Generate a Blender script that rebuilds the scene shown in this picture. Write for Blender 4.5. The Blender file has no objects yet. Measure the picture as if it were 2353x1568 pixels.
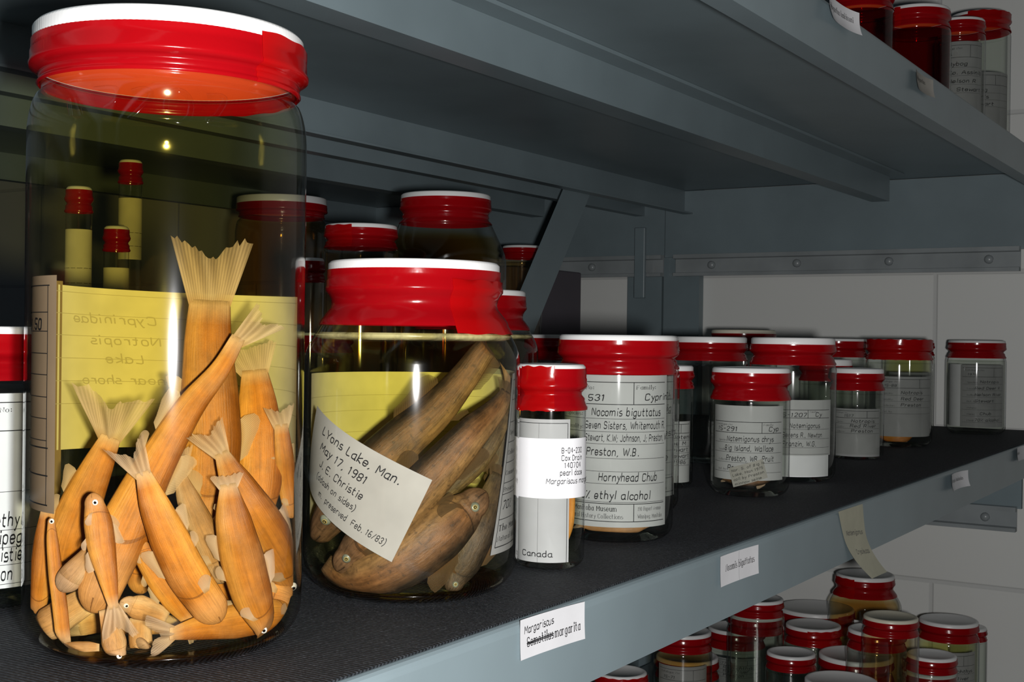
import bpy, bmesh, math, random
from mathutils import Vector, Matrix
rnd = random.Random(7)
SC = bpy.context.scene
COL = SC.collection
PI = math.pi
Z0 = 1.25                      # camera height above the floor; heights below are written relative to the camera

# ------------------------------------------------------------------ camera
YAW, PIT, ROL, FPX = math.radians(32.1186), math.radians(-0.26308), math.radians(0.73514), 2912.5
fw = Vector((math.cos(YAW) * math.cos(PIT), math.sin(YAW) * math.cos(PIT), math.sin(PIT)))
rt = Vector((math.sin(YAW), -math.cos(YAW), 0))
up = rt.cross(fw)
rt2 = math.cos(ROL) * rt + math.sin(ROL) * up
up2 = -math.sin(ROL) * rt + math.cos(ROL) * up
cd = bpy.data.cameras.new('camera')
cam = bpy.data.objects.new('camera', cd)
COL.objects.link(cam)
m = Matrix((rt2, up2, -fw)).transposed().to_4x4()
m.translation = Vector((0, 0, Z0))
cam.matrix_world = m
cd.sensor_width = 36.0
cd.lens = FPX / 2353 * 36.0
cd.clip_start = 0.02
SC.camera = cam

# ------------------------------------------------------------------ world, flash, exposure
w = bpy.data.worlds.new('dim_room')
SC.world = w
w.use_nodes = True
w.node_tree.nodes['Background'].inputs[0].default_value = (0.62, 0.78, 1.0, 1)
w.node_tree.nodes['Background'].inputs[1].default_value = 0.009
ld = bpy.data.lights.new('camera_flash', 'POINT')
ld.energy = 25.5
ld.color = (1.0, 0.985, 0.97)
ld.shadow_soft_size = 0.011
fl = bpy.data.objects.new('camera_flash', ld)
COL.objects.link(fl)
fl.location = Vector((0, 0, Z0)) + rt2 * 0.034 - up2 * 0.012 - fw * 0.005
SC.view_settings.view_transform = 'Standard'
SC.view_settings.look = 'None'
SC.view_settings.exposure = 0.0
SC.view_settings.gamma = 1.0
SC.cycles.transparent_max_bounces = 64
SC.cycles.max_bounces = 10
SC.cycles.sample_clamp_indirect = 4.0

# ------------------------------------------------------------------ materials
M = {}
def nodes(name):
    mt = bpy.data.materials.new(name)
    mt.use_nodes = True
    nt = mt.node_tree
    nt.nodes.clear()
    out = nt.nodes.new('ShaderNodeOutputMaterial')
    M[name] = mt
    return mt, nt, out
def N(nt, kind, **kw):
    n = nt.nodes.new('ShaderNode' + kind)
    for k, v in kw.items():
        if k.startswith('i_'):
            k = k[2:].replace('_', ' ')
            n.inputs[k].default_value = v
        else:
            setattr(n, k, v)
    return n
def c4(c): return (c[0], c[1], c[2], 1.0)
def coords(nt, which='Object', scale=(1, 1, 1)):
    tc = N(nt, 'TexCoord')
    mp = N(nt, 'Mapping')
    mp.inputs['Scale'].default_value = scale
    nt.links.new(tc.outputs[which], mp.inputs['Vector'])
    return mp.outputs[0]
def ramp(nt, fac, stops):
    r = N(nt, 'ValToRGB')
    el = r.color_ramp.elements
    while len(el) > 1: el.remove(el[-1])
    el[0].position, el[0].color = stops[0][0], c4(stops[0][1])
    for p, c in stops[1:]:
        e = el.new(p); e.color = c4(c)
    nt.links.new(fac, r.inputs[0])
    return r.outputs[0]
def noise(nt, vec, scale, detail=3.0, rough=0.55):
    n = N(nt, 'TexNoise', i_Scale=scale, i_Detail=detail, i_Roughness=rough)
    nt.links.new(vec, n.inputs['Vector'])
    return n.outputs['Fac']
def bump(nt, h, strength, dist=0.001):
    b = N(nt, 'Bump', i_Strength=strength, i_Distance=dist)
    nt.links.new(h, b.inputs['Height'])
    return b.outputs[0]
def solid(name, col, rough=0.5, spec=0.5, var=0.0, vscale=30.0, bmp=0.0, bscale=200.0, coat=0.0, sss=0.0):
    mt, nt, out = nodes(name)
    p = N(nt, 'BsdfPrincipled', i_Roughness=rough)
    p.inputs['Specular IOR Level'].default_value = spec
    p.inputs['Coat Weight'].default_value = coat
    p.inputs['Coat Roughness'].default_value = 0.12
    v = coords(nt)
    if var:
        f = noise(nt, v, vscale)
        lo = tuple(c * (1 - var) for c in col); hi = tuple(min(1, c * (1 + var)) for c in col)
        nt.links.new(ramp(nt, f, [(0.3, lo), (0.7, hi)]), p.inputs['Base Color'])
    else:
        p.inputs['Base Color'].default_value = c4(col)
    if bmp:
        nt.links.new(bump(nt, noise(nt, v, bscale), bmp), p.inputs['Normal'])
    nt.links.new(p.outputs[0], out.inputs[0])
    return mt
solid('painted_steel', (0.205, 0.262, 0.285), 0.33, 0.45, 0.10, 9.0, 0.05, 60.0)
solid('bare_steel', (0.30, 0.33, 0.34), 0.3, 0.6, 0.15, 14.0, 0.2, 80.0)
solid('dark_hole', (0.01, 0.01, 0.012), 0.6)
solid('white_plastic', (0.80, 0.80, 0.79), 0.35, 0.4)
solid('cream_plastic', (0.72, 0.68, 0.55), 0.35, 0.4)
solid('ink', (0.012, 0.012, 0.014), 0.7, 0.2)
solid('faint_ink', (0.42, 0.38, 0.28), 0.8, 0.1)
solid('grey_ink', (0.12, 0.12, 0.12), 0.8, 0.1)
solid('paper_white', (0.72, 0.72, 0.74), 0.75, 0.2, 0.03, 60.0)
solid('paper_bright', (0.80, 0.80, 0.82), 0.6, 0.3, 0.02, 60.0)
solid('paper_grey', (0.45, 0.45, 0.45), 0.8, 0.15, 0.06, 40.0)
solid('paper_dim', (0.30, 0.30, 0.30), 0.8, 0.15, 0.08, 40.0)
solid('paper_tan', (0.24, 0.17, 0.11), 0.8, 0.15, 0.06, 40.0)
solid('paper_card', (0.36, 0.345, 0.31), 0.8, 0.15, 0.08, 55.0)
solid('paper_rear', (0.60, 0.56, 0.44), 0.8, 0.15, 0.12, 45.0)
solid('masking_tape', (0.44, 0.43, 0.33), 0.7, 0.2, 0.06, 60.0)
solid('purple_grey_board', (0.125, 0.11, 0.13), 0.5, 0.3, 0.05, 12.0)
solid('eye_silver', (0.72, 0.70, 0.68), 0.2, 0.6)
solid('eye_dull', (0.16, 0.17, 0.13), 0.35, 0.5, 0.3, 200.0)
solid('eye_black', (0.012, 0.01, 0.012), 0.15, 0.6)
solid('eye_amber', (0.32, 0.25, 0.09), 0.3, 0.5)

def make_tape(name, col, alpha):
    mt, nt, out = nodes(name)
    p = N(nt, 'BsdfPrincipled', i_Roughness=0.16)
    p.inputs['Base Color'].default_value = c4(col)
    p.inputs['Specular IOR Level'].default_value = 0.5
    nt.links.new(bump(nt, noise(nt, coords(nt), 160.0, 2.0), 0.12), p.inputs['Normal'])
    tl = N(nt, 'BsdfTranslucent'); tl.inputs['Color'].default_value = c4((col[0], col[1] * 1.5, col[2]))
    mx = N(nt, 'MixShader'); mx.inputs[0].default_value = 0.35
    nt.links.new(p.outputs[0], mx.inputs[1]); nt.links.new(tl.outputs[0], mx.inputs[2])
    tr = N(nt, 'BsdfTransparent'); tr.inputs['Color'].default_value = c4((1.0, 0.12, 0.06))
    m2 = N(nt, 'MixShader'); m2.inputs[0].default_value = alpha
    nt.links.new(mx.outputs[0], m2.inputs[1]); nt.links.new(tr.outputs[0], m2.inputs[2])
    nt.links.new(m2.outputs[0], out.inputs[0])
make_tape('red_tape', (0.40, 0.003, 0.007), 0.10)
make_tape('red_tape_doubled', (0.46, 0.003, 0.004), 0.02)
solid('liner_red', (0.55, 0.055, 0.012), 0.45, 0.3)  # lid underside coloured as the tape's red refracted through the liquid
solid('heel_gold', (0.30, 0.21, 0.03), 0.15, 0.6)  # gold glint of the jar heel as a flat colour

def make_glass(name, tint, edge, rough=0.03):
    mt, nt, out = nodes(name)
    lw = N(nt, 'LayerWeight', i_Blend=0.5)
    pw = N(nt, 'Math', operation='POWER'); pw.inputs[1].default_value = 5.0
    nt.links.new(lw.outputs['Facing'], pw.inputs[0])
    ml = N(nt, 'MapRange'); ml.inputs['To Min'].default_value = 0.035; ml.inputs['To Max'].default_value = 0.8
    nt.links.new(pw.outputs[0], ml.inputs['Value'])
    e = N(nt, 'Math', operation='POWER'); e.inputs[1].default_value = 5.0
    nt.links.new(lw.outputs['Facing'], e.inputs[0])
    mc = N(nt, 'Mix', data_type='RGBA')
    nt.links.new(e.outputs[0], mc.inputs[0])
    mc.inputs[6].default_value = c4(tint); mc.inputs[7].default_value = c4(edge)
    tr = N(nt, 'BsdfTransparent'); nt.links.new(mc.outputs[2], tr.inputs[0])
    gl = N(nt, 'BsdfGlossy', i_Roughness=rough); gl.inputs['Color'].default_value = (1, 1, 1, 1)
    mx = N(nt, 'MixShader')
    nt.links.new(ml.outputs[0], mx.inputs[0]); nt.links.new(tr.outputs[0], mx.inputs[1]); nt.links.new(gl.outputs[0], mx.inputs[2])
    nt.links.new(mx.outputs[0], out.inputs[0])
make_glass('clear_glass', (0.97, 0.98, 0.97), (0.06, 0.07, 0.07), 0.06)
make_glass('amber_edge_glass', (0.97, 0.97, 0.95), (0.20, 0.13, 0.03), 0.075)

def make_liquid(name, col, dens, spec=0.02):
    mt, nt, out = nodes(name)
    tr = N(nt, 'BsdfTransparent')
    gl = N(nt, 'BsdfGlossy', i_Roughness=0.05)
    mx = N(nt, 'MixShader'); mx.inputs[0].default_value = spec
    nt.links.new(tr.outputs[0], mx.inputs[1]); nt.links.new(gl.outputs[0], mx.inputs[2])
    nt.links.new(mx.outputs[0], out.inputs['Surface'])
    if dens:
        va = N(nt, 'VolumeAbsorption', i_Density=dens)
        va.inputs['Color'].default_value = c4(col)
        nt.links.new(va.outputs[0], out.inputs['Volume'])
    else:
        tr.inputs['Color'].default_value = c4(col)
make_liquid('yellow_preservative', (0.83, 0.75, 0.10), 13.5)
make_liquid('straw_preservative', (0.88, 0.84, 0.18), 14.0)
make_liquid('red_tinted_liquid', (0.62, 0.06, 0.035), 0)  # reflected red of the tape put into the liquid's colour
make_liquid('brown_preservative', (0.85, 0.62, 0.10), 22.0)
make_glass('gold_heel_glass', (0.75, 0.55, 0.16), (0.42, 0.26, 0.05), 0.12)  # golden glint at the jar's base put into the glass tint
def make_reflection_band():  # pale band painted as the rear label's reflection at the liquid surface
    mt, nt, out = nodes('meniscus_pale')
    d = N(nt, 'BsdfPrincipled', i_Roughness=0.25); d.inputs['Base Color'].default_value = (0.60, 0.54, 0.26, 1)
    tr = N(nt, 'BsdfTransparent'); tr.inputs[0].default_value = (0.9, 0.88, 0.7, 1)
    f = noise(nt, coords(nt, 'Object', (1, 1, 0.4)), 60.0, 4.0, 0.6)
    r = N(nt, 'MapRange'); r.inputs['From Min'].default_value = 0.42; r.inputs['From Max'].default_value = 0.58; r.inputs['To Min'].default_value = 0.35; r.inputs['To Max'].default_value = 0.85
    nt.links.new(f, r.inputs['Value'])
    mx = N(nt, 'MixShader'); nt.links.new(r.outputs[0], mx.inputs[0]); nt.links.new(d.outputs[0], mx.inputs[1]); nt.links.new(tr.outputs[0], mx.inputs[2])
    nt.links.new(mx.outputs[0], out.inputs[0])
make_reflection_band()
make_liquid('clear_alcohol', (0.93, 0.94, 0.92), 0)

def make_fish(name, back, flank, belly, head, mott=0.35, spots=0.0, tailcol=(0.45, 0.30, 0.16), streak=(5, 26)):
    mt, nt, out = nodes(name)
    uv = N(nt, 'UVMap')
    sp = N(nt, 'SeparateXYZ'); nt.links.new(uv.outputs[0], sp.inputs[0])
    base = ramp(nt, sp.outputs['Y'], [(0.0, belly), (0.22, belly), (0.42, flank), (0.52, tuple(c * 0.86 for c in flank)), (0.58, flank), (0.74, tuple(0.5 * (a + b) for a, b in zip(back, flank))), (0.88, back)])
    hd = N(nt, 'MapRange'); hd.inputs['From Min'].default_value = 0.74; hd.inputs['From Max'].default_value = 0.86
    nt.links.new(sp.outputs['X'], hd.inputs['Value'])
    mx = N(nt, 'Mix', data_type='RGBA'); nt.links.new(hd.outputs[0], mx.inputs[0]); nt.links.new(base, mx.inputs[6]); mx.inputs[7].default_value = c4(head)
    v = coords(nt)
    # pale or reddish blotches, streaks along the muscle, a lighter tail root, one fish unlike the next
    tr_ = N(nt, 'MapRange'); tr_.inputs['From Min'].default_value = 0.0; tr_.inputs['From Max'].default_value = 0.10; tr_.inputs['To Min'].default_value = 0.85; tr_.inputs['To Max'].default_value = 0.0
    nt.links.new(sp.outputs['X'], tr_.inputs['Value'])
    t2 = N(nt, 'Mix', data_type='RGBA'); nt.links.new(tr_.outputs[0], t2.inputs[0]); nt.links.new(mx.outputs[2], t2.inputs[6]); t2.inputs[7].default_value = c4(tailcol)
    bl = N(nt, 'MapRange'); bl.inputs['From Min'].default_value = 0.5; bl.inputs['From Max'].default_value = 0.75; bl.inputs['To Max'].default_value = 0.55
    nt.links.new(noise(nt, v, 55.0, 4.0, 0.6), bl.inputs['Value'])
    t3 = N(nt, 'Mix', data_type='RGBA'); nt.links.new(bl.outputs[0], t3.inputs[0]); nt.links.new(t2.outputs[2], t3.inputs[6]); t3.inputs[7].default_value = c4(head)
    mp0 = N(nt, 'Mapping'); mp0.inputs['Scale'].default_value = (streak[0], streak[1], 1); nt.links.new(uv.outputs[0], mp0.inputs[0])
    st = noise(nt, mp0.outputs[0], 1.0, 6.0, 0.62)
    oi = N(nt, 'ObjectInfo')
    av = N(nt, 'Math', operation='MULTIPLY_ADD'); nt.links.new(noise(nt, v, 160.0, 4.0, 0.6), av.inputs[0]); av.inputs[1].default_value = 0.8; nt.links.new(st, av.inputs[2])
    mr = N(nt, 'MapRange'); mr.inputs['From Min'].default_value = 0.65; mr.inputs['From Max'].default_value = 1.15; mr.inputs['To Min'].default_value = 1 - mott; mr.inputs['To Max'].default_value = 1 + mott * 0.55
    nt.links.new(av.outputs[0], mr.inputs['Value'])
    rv = N(nt, 'MapRange'); rv.inputs['To Min'].default_value = 0.82; rv.inputs['To Max'].default_value = 1.14; nt.links.new(oi.outputs['Random'], rv.inputs['Value'])
    mm = N(nt, 'Math', operation='MULTIPLY'); nt.links.new(mr.outputs[0], mm.inputs[0]); nt.links.new(rv.outputs[0], mm.inputs[1])
    mr = mm
    mu = N(nt, 'Mix', data_type='RGBA', blend_type='MULTIPLY'); mu.inputs[0].default_value = 1.0
    cc = N(nt, 'CombineColor')
    for i in range(3): nt.links.new(mr.outputs[0], cc.inputs[i])
    nt.links.new(t3.outputs[2], mu.inputs[6]); nt.links.new(cc.outputs[0], mu.inputs[7])
    col = mu.outputs[2]
    if spots:
        s = noise(nt, v, 420.0, 2.0, 0.5)
        sr = N(nt, 'MapRange'); sr.inputs['From Min'].default_value = 0.60; sr.inputs['From Max'].default_value = 0.70; sr.inputs['To Max'].default_value = spots
        nt.links.new(s, sr.inputs['Value'])
        ms = N(nt, 'Mix', data_type='RGBA'); nt.links.new(sr.outputs[0], ms.inputs[0]); nt.links.new(col, ms.inputs[6]); ms.inputs[7].default_value = (0.03, 0.02, 0.012, 1)
        col = ms.outputs[2]
    g1 = N(nt, 'Math', operation='SUBTRACT'); nt.links.new(sp.outputs['Y'], g1.inputs[0]); g1.inputs[1].default_value = 0.5
    g2 = N(nt, 'Math', operation='MULTIPLY'); nt.links.new(g1.outputs[0], g2.inputs[0]); nt.links.new(g1.outputs[0], g2.inputs[1])
    g3 = N(nt, 'Math', operation='MULTIPLY_ADD'); nt.links.new(g2.outputs[0], g3.inputs[0]); g3.inputs[1].default_value = 0.22; nt.links.new(sp.outputs['X'], g3.inputs[2])
    g4 = N(nt, 'Math', operation='COMPARE'); nt.links.new(g3.outputs[0], g4.inputs[0]); g4.inputs[1].default_value = 0.755; g4.inputs[2].default_value = 0.006
    g5 = N(nt, 'Math', operation='MULTIPLY'); nt.links.new(g4.outputs[0], g5.inputs[0]); g5.inputs[1].default_value = 0.6
    gm = N(nt, 'Mix', data_type='RGBA'); nt.links.new(g5.outputs[0], gm.inputs[0]); nt.links.new(col, gm.inputs[6]); gm.inputs[7].default_value = c4(tuple(c * 0.45 for c in back))
    col = gm.outputs[2]
    # mouth
    m1 = N(nt, 'Math', operation='COMPARE'); nt.links.new(sp.outputs['Y'], m1.inputs[0]); m1.inputs[1].default_value = 0.41; m1.inputs[2].default_value = 0.022
    m2 = N(nt, 'Math', operation='GREATER_THAN'); nt.links.new(sp.outputs['X'], m2.inputs[0]); m2.inputs[1].default_value = 0.925
    m3 = N(nt, 'Math', operation='MULTIPLY'); nt.links.new(m1.outputs[0], m3.inputs[0]); nt.links.new(m2.outputs[0], m3.inputs[1])
    m4 = N(nt, 'Math', operation='MULTIPLY'); nt.links.new(m3.outputs[0], m4.inputs[0]); m4.inputs[1].default_value = 0.75
    gm2 = N(nt, 'Mix', data_type='RGBA'); nt.links.new(m4.outputs[0], gm2.inputs[0]); nt.links.new(col, gm2.inputs[6]); gm2.inputs[7].default_value = c4(tuple(c * 0.35 for c in back))
    col = gm2.outputs[2]
    p = N(nt, 'BsdfPrincipled', i_Roughness=0.5)
    p.inputs['Specular IOR Level'].default_value = 0.28
    nt.links.new(col, p.inputs['Base Color'])
    vo = N(nt, 'TexVoronoi', i_Scale=1.0)
    mp = N(nt, 'Mapping'); mp.inputs['Scale'].default_value = (150, 50, 1); nt.links.new(uv.outputs[0], mp.inputs[0]); nt.links.new(mp.outputs[0], vo.inputs['Vector'])
    bv = N(nt, 'Math', operation='MULTIPLY_ADD'); nt.links.new(vo.outputs['Distance'], bv.inputs[0]); bv.inputs[1].default_value = 0.12; nt.links.new(st, bv.inputs[2])
    nt.links.new(bump(nt, bv.outputs[0], 0.3, 0.0012), p.inputs['Normal'])
    nt.links.new(p.outputs[0], out.inputs[0])
make_fish('fish_orange', (0.25, 0.072, 0.006), (0.44, 0.148, 0.012), (0.49, 0.205, 0.032), (0.41, 0.185, 0.058), 0.32)
make_fish('fish_pale', (0.30, 0.14, 0.045), (0.40, 0.20, 0.070), (0.42, 0.25, 0.12), (0.38, 0.23, 0.13), 0.34)
make_fish('fish_brown', (0.026, 0.018, 0.011), (0.185, 0.082, 0.028), (0.24, 0.13, 0.05), (0.16, 0.085, 0.042), 0.55, 0.5, (0.10, 0.06, 0.03), (13, 13))
make_fish('fish_dark', (0.022, 0.016, 0.010), (0.075, 0.045, 0.020), (0.11, 0.07, 0.03), (0.08, 0.05, 0.027), 0.6, 0.5, (0.06, 0.04, 0.02), (13, 13))

def make_fin(name, col, rootcol, a_root, a_tip):
    mt, nt, out = nodes(name)
    uv = N(nt, 'UVMap')
    wv = N(nt, 'TexWave', wave_type='BANDS', bands_direction='Y', i_Scale=7.0, i_Distortion=0.8, i_Detail=2.0)
    wv.inputs['Detail Scale'].default_value = 1.5
    nt.links.new(uv.outputs[0], wv.inputs[0])
    co = ramp(nt, wv.outputs['Fac'], [(0.0, tuple(c * 0.88 for c in col)), (1.0, col)])
    sp = N(nt, 'SeparateXYZ'); nt.links.new(uv.outputs[0], sp.inputs[0])
    rr = N(nt, 'MapRange'); rr.inputs['From Max'].default_value = 0.3; rr.inputs['To Min'].default_value = 1.0; rr.inputs['To Max'].default_value = 0.0; nt.links.new(sp.outputs['X'], rr.inputs['Value'])
    rm = N(nt, 'Mix', data_type='RGBA'); nt.links.new(rr.outputs[0], rm.inputs[0]); nt.links.new(co, rm.inputs[6]); rm.inputs[7].default_value = c4(rootcol)
    co = rm.outputs[2]
    d = N(nt, 'BsdfDiffuse'); nt.links.new(co, d.inputs[0])
    tl = N(nt, 'BsdfTranslucent'); nt.links.new(co, tl.inputs[0])
    a = N(nt, 'MixShader'); a.inputs[0].default_value = 0.35
    nt.links.new(d.outputs[0], a.inputs[1]); nt.links.new(tl.outputs[0], a.inputs[2])
    tr = N(nt, 'BsdfTransparent')
    mr = N(nt, 'MapRange'); mr.inputs['To Min'].default_value = a_root; mr.inputs['To Max'].default_value = a_tip
    nt.links.new(sp.outputs['X'], mr.inputs['Value'])
    ma = N(nt, 'Math', operation='MULTIPLY_ADD'); nt.links.new(wv.outputs['Fac'], ma.inputs[0]); ma.inputs[1].default_value = -0.16; nt.links.new(mr.outputs[0], ma.inputs[2])
    b = N(nt, 'MixShader'); nt.links.new(ma.outputs[0], b.inputs[0])
    nt.links.new(a.outputs[0], b.inputs[1]); nt.links.new(tr.outputs[0], b.inputs[2])
    nt.links.new(b.outputs[0], out.inputs[0])
make_fin('fin_pale', (0.66, 0.47, 0.31), (0.45, 0.24, 0.08), 0.14, 0.62)
make_fin('fin_dark', (0.13, 0.08, 0.04), (0.12, 0.06, 0.025), 0.20, 0.55)

def make_mat():
    mt, nt, out = nodes('ribbed_mat')
    v = coords(nt)
    p = N(nt, 'BsdfPrincipled', i_Roughness=0.7)
    p.inputs['Specular IOR Level'].default_value = 0.25
    f = noise(nt, v, 900.0, 2.0, 0.6)
    nt.links.new(ramp(nt, f, [(0.35, (0.010, 0.012, 0.015)), (0.62, (0.030, 0.034, 0.040)), (0.76, (0.085, 0.09, 0.10))]), p.inputs['Base Color'])
    wv = N(nt, 'TexWave', wave_type='BANDS', bands_direction='X', i_Scale=150.0, i_Distortion=0.6)
    nt.links.new(v, wv.inputs[0])
    ad = N(nt, 'Math', operation='ADD'); nt.links.new(wv.outputs['Fac'], ad.inputs[0]); nt.links.new(f, ad.inputs[1])
    nt.links.new(bump(nt, ad.outputs[0], 0.5, 0.0012), p.inputs['Normal'])
    nt.links.new(p.outputs[0], out.inputs[0])
make_mat()
def make_block_wall():
    mt, nt, out = nodes('painted_block_wall')
    v = coords(nt)
    sp = N(nt, 'SeparateXYZ'); nt.links.new(v, sp.inputs[0])
    cb = N(nt, 'CombineXYZ'); nt.links.new(sp.outputs['Y'], cb.inputs['X']); nt.links.new(sp.outputs['Z'], cb.inputs['Y'])
    mp = N(nt, 'Mapping'); mp.inputs['Location'].default_value = (-0.4430, 0.3374 - Z0, 0); nt.links.new(cb.outputs[0], mp.inputs[0])
    br = N(nt, 'TexBrick', i_Scale=1.0)
    br.inputs['Brick Width'].default_value = 0.43; br.inputs['Row Height'].default_value = 0.2165
    br.inputs['Mortar Size'].default_value = 0.004; br.inputs['Mortar Smooth'].default_value = 0.6
    br.inputs['Color1'].default_value = (0.83, 0.84, 0.81, 1); br.inputs['Color2'].default_value = (0.81, 0.82, 0.79, 1); br.inputs['Mortar'].default_value = (0.70, 0.71, 0.69, 1)
    nt.links.new(mp.outputs[0], br.inputs[0])
    p = N(nt, 'BsdfPrincipled', i_Roughness=0.6); p.inputs['Specular IOR Level'].default_value = 0.25
    nt.links.new(br.outputs['Color'], p.inputs['Base Color'])
    b1 = bump(nt, br.outputs['Fac'], 0.5, -0.003)
    b2 = N(nt, 'Bump', i_Strength=0.1, i_Distance=0.001); nt.links.new(noise(nt, v, 120.0), b2.inputs['Height']); nt.links.new(b1, b2.inputs['Normal'])
    nt.links.new(b2.outputs[0], p.inputs['Normal'])
    nt.links.new(p.outputs[0], out.inputs[0])
make_block_wall()
solid('floor_concrete', (0.22, 0.22, 0.21), 0.6, 0.3, 0.15, 4.0)

# ------------------------------------------------------------------ object helpers
def link(name, me, mats, parent=None, loc=None, rotz=0.0):
    o = bpy.data.objects.new(name, me)
    COL.objects.link(o)
    for mt in mats:
        if len(me.materials) < len(mats): me.materials.append(M[mt])
    if parent: o.parent = parent
    if loc is not None: o.location = loc
    o.rotation_euler = (0, 0, rotz)
    return o
def mesh_from(name, verts, faces, smooth=True, matidx=None, uvs=None):
    me = bpy.data.meshes.new(name)
    me.from_pydata([tuple(v) for v in verts], [], faces)
    if smooth: me.polygons.foreach_set('use_smooth', [True] * len(me.polygons))
    if matidx: me.polygons.foreach_set('material_index', matidx)
    if uvs:
        l = me.uv_layers.new(name='UVMap')
        for lp in me.loops: l.data[lp.index].uv = uvs[lp.vertex_index]
    me.update()
    return me
def tag(o, label=None, cat=None, group=None, kind=None):
    if label: o['label'] = label
    if cat: o['category'] = cat
    if group: o['group'] = group
    if kind: o['kind'] = kind
    return o
def empty(name, loc, rotz=0.0):
    o = bpy.data.objects.new(name, None)
    COL.objects.link(o)
    o.empty_display_size = 0.02
    o.location = loc
    o.rotation_euler = (0, 0, rotz)
    return o
def box_mesh(name, x0, x1, y0, y1, z0, z1, bev=0.0):
    bm = bmesh.new()
    bmesh.ops.create_cube(bm, size=1.0)
    for v in bm.verts:
        v.co = Vector(((x0 + x1) / 2 + v.co.x * (x1 - x0), (y0 + y1) / 2 + v.co.y * (y1 - y0), (z0 + z1) / 2 + v.co.z * (z1 - z0)))
    if bev: bmesh.ops.bevel(bm, geom=bm.edges[:], offset=bev, segments=2, affect='EDGES', profile=0.5)
    me = bpy.data.meshes.new(name); bm.to_mesh(me); bm.free()
    return me
def extrude_x(name, prof, x0, x1):
    """closed (y, z) outline swept from x0 to x1"""
    n = len(prof)
    v = [(x0, y, z) for y, z in prof] + [(x1, y, z) for y, z in prof]
    f = [(i, (i + 1) % n, n + (i + 1) % n, n + i) for i in range(n)] + [tuple(range(n))[::-1], tuple(range(n, 2 * n))]
    me = mesh_from(name, v, f, smooth=False)
    bm = bmesh.new(); bm.from_mesh(me); bmesh.ops.recalc_face_normals(bm, faces=bm.faces); bm.to_mesh(me); bm.free()
    return me
def lathe(name, prof, segs=64, ridge=None, closed=False, mats=None):
    """prof: (r, z) list; ridge: function(i_row) -> amplitude of fluting"""
    v, f, rows = [], [], []
    for k, (r, z) in enumerate(prof):
        if r < 1e-6:
            rows.append([len(v)]); v.append((0, 0, z)); continue
        row = []
        amp = ridge(k) if ridge else 0.0
        for i in range(segs):
            rr = r - (amp if i % 2 else 0.0)
            a = 2 * PI * i / segs
            row.append(len(v)); v.append((rr * math.cos(a), rr * math.sin(a), z))
        rows.append(row)
    for a, b in zip(rows, rows[1:]):
        for i in range(segs):
            j = (i + 1) % segs
            if len(a) == 1 and len(b) == 1: continue
            if len(a) == 1: f.append((a[0], b[j], b[i]))
            elif len(b) == 1: f.append((a[i], a[j], b[0]))
            else: f.append((a[i], a[j], b[j], b[i]))
    me = mesh_from(name, v, f)
    bm = bmesh.new(); bm.from_mesh(me); bmesh.ops.recalc_face_normals(bm, faces=bm.faces); bm.to_mesh(me); bm.free()
    return me
def arc_lathe(name, prof, a0, a1, segs=48, wob=0.0, edge=0.0):
    """a partial turn of a lathe, angles measured from the viewer's side (-Y) towards +X"""
    v, f = [], []
    for k, (r, z) in enumerate(prof):
        for i in range(segs + 1):
            a = a0 + (a1 - a0) * i / segs
            rr = r + wob * math.sin(9.0 * a + k * 1.3) * (0.5 + 0.5 * math.sin(5 * a + 2 * k))
            zz = z + (edge * math.sin(17 * a) if k in (0, len(prof) - 1) else 0)
            v.append((rr * math.sin(a), -rr * math.cos(a), zz))
    n = segs + 1
    for k in range(len(prof) - 1):
        for i in range(segs): f.append((k * n + i, k * n + i + 1, (k + 1) * n + i + 1, (k + 1) * n + i))
    return mesh_from(name, v, f)
def smoothline(pts, n=6):
    """Catmull-Rom through 2-D or 3-D points"""
    pts = [Vector(p) for p in pts]
    if len(pts) < 3: return pts
    out = []
    for i in range(len(pts) - 1):
        p0 = pts[i - 1] if i else pts[0] * 2 - pts[1]
        p1, p2 = pts[i], pts[i + 1]
        p3 = pts[i + 2] if i + 2 < len(pts) else pts[-1] * 2 - pts[-2]
        for k in range(n):
            t = k / n
            out.append(0.5 * ((2 * p1) + (p2 - p0) * t + (2 * p0 - 5 * p1 + 4 * p2 - p3) * t * t + (3 * p1 - p0 - 3 * p2 + p3) * t ** 3))
    out.append(pts[-1])
    return out

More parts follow.
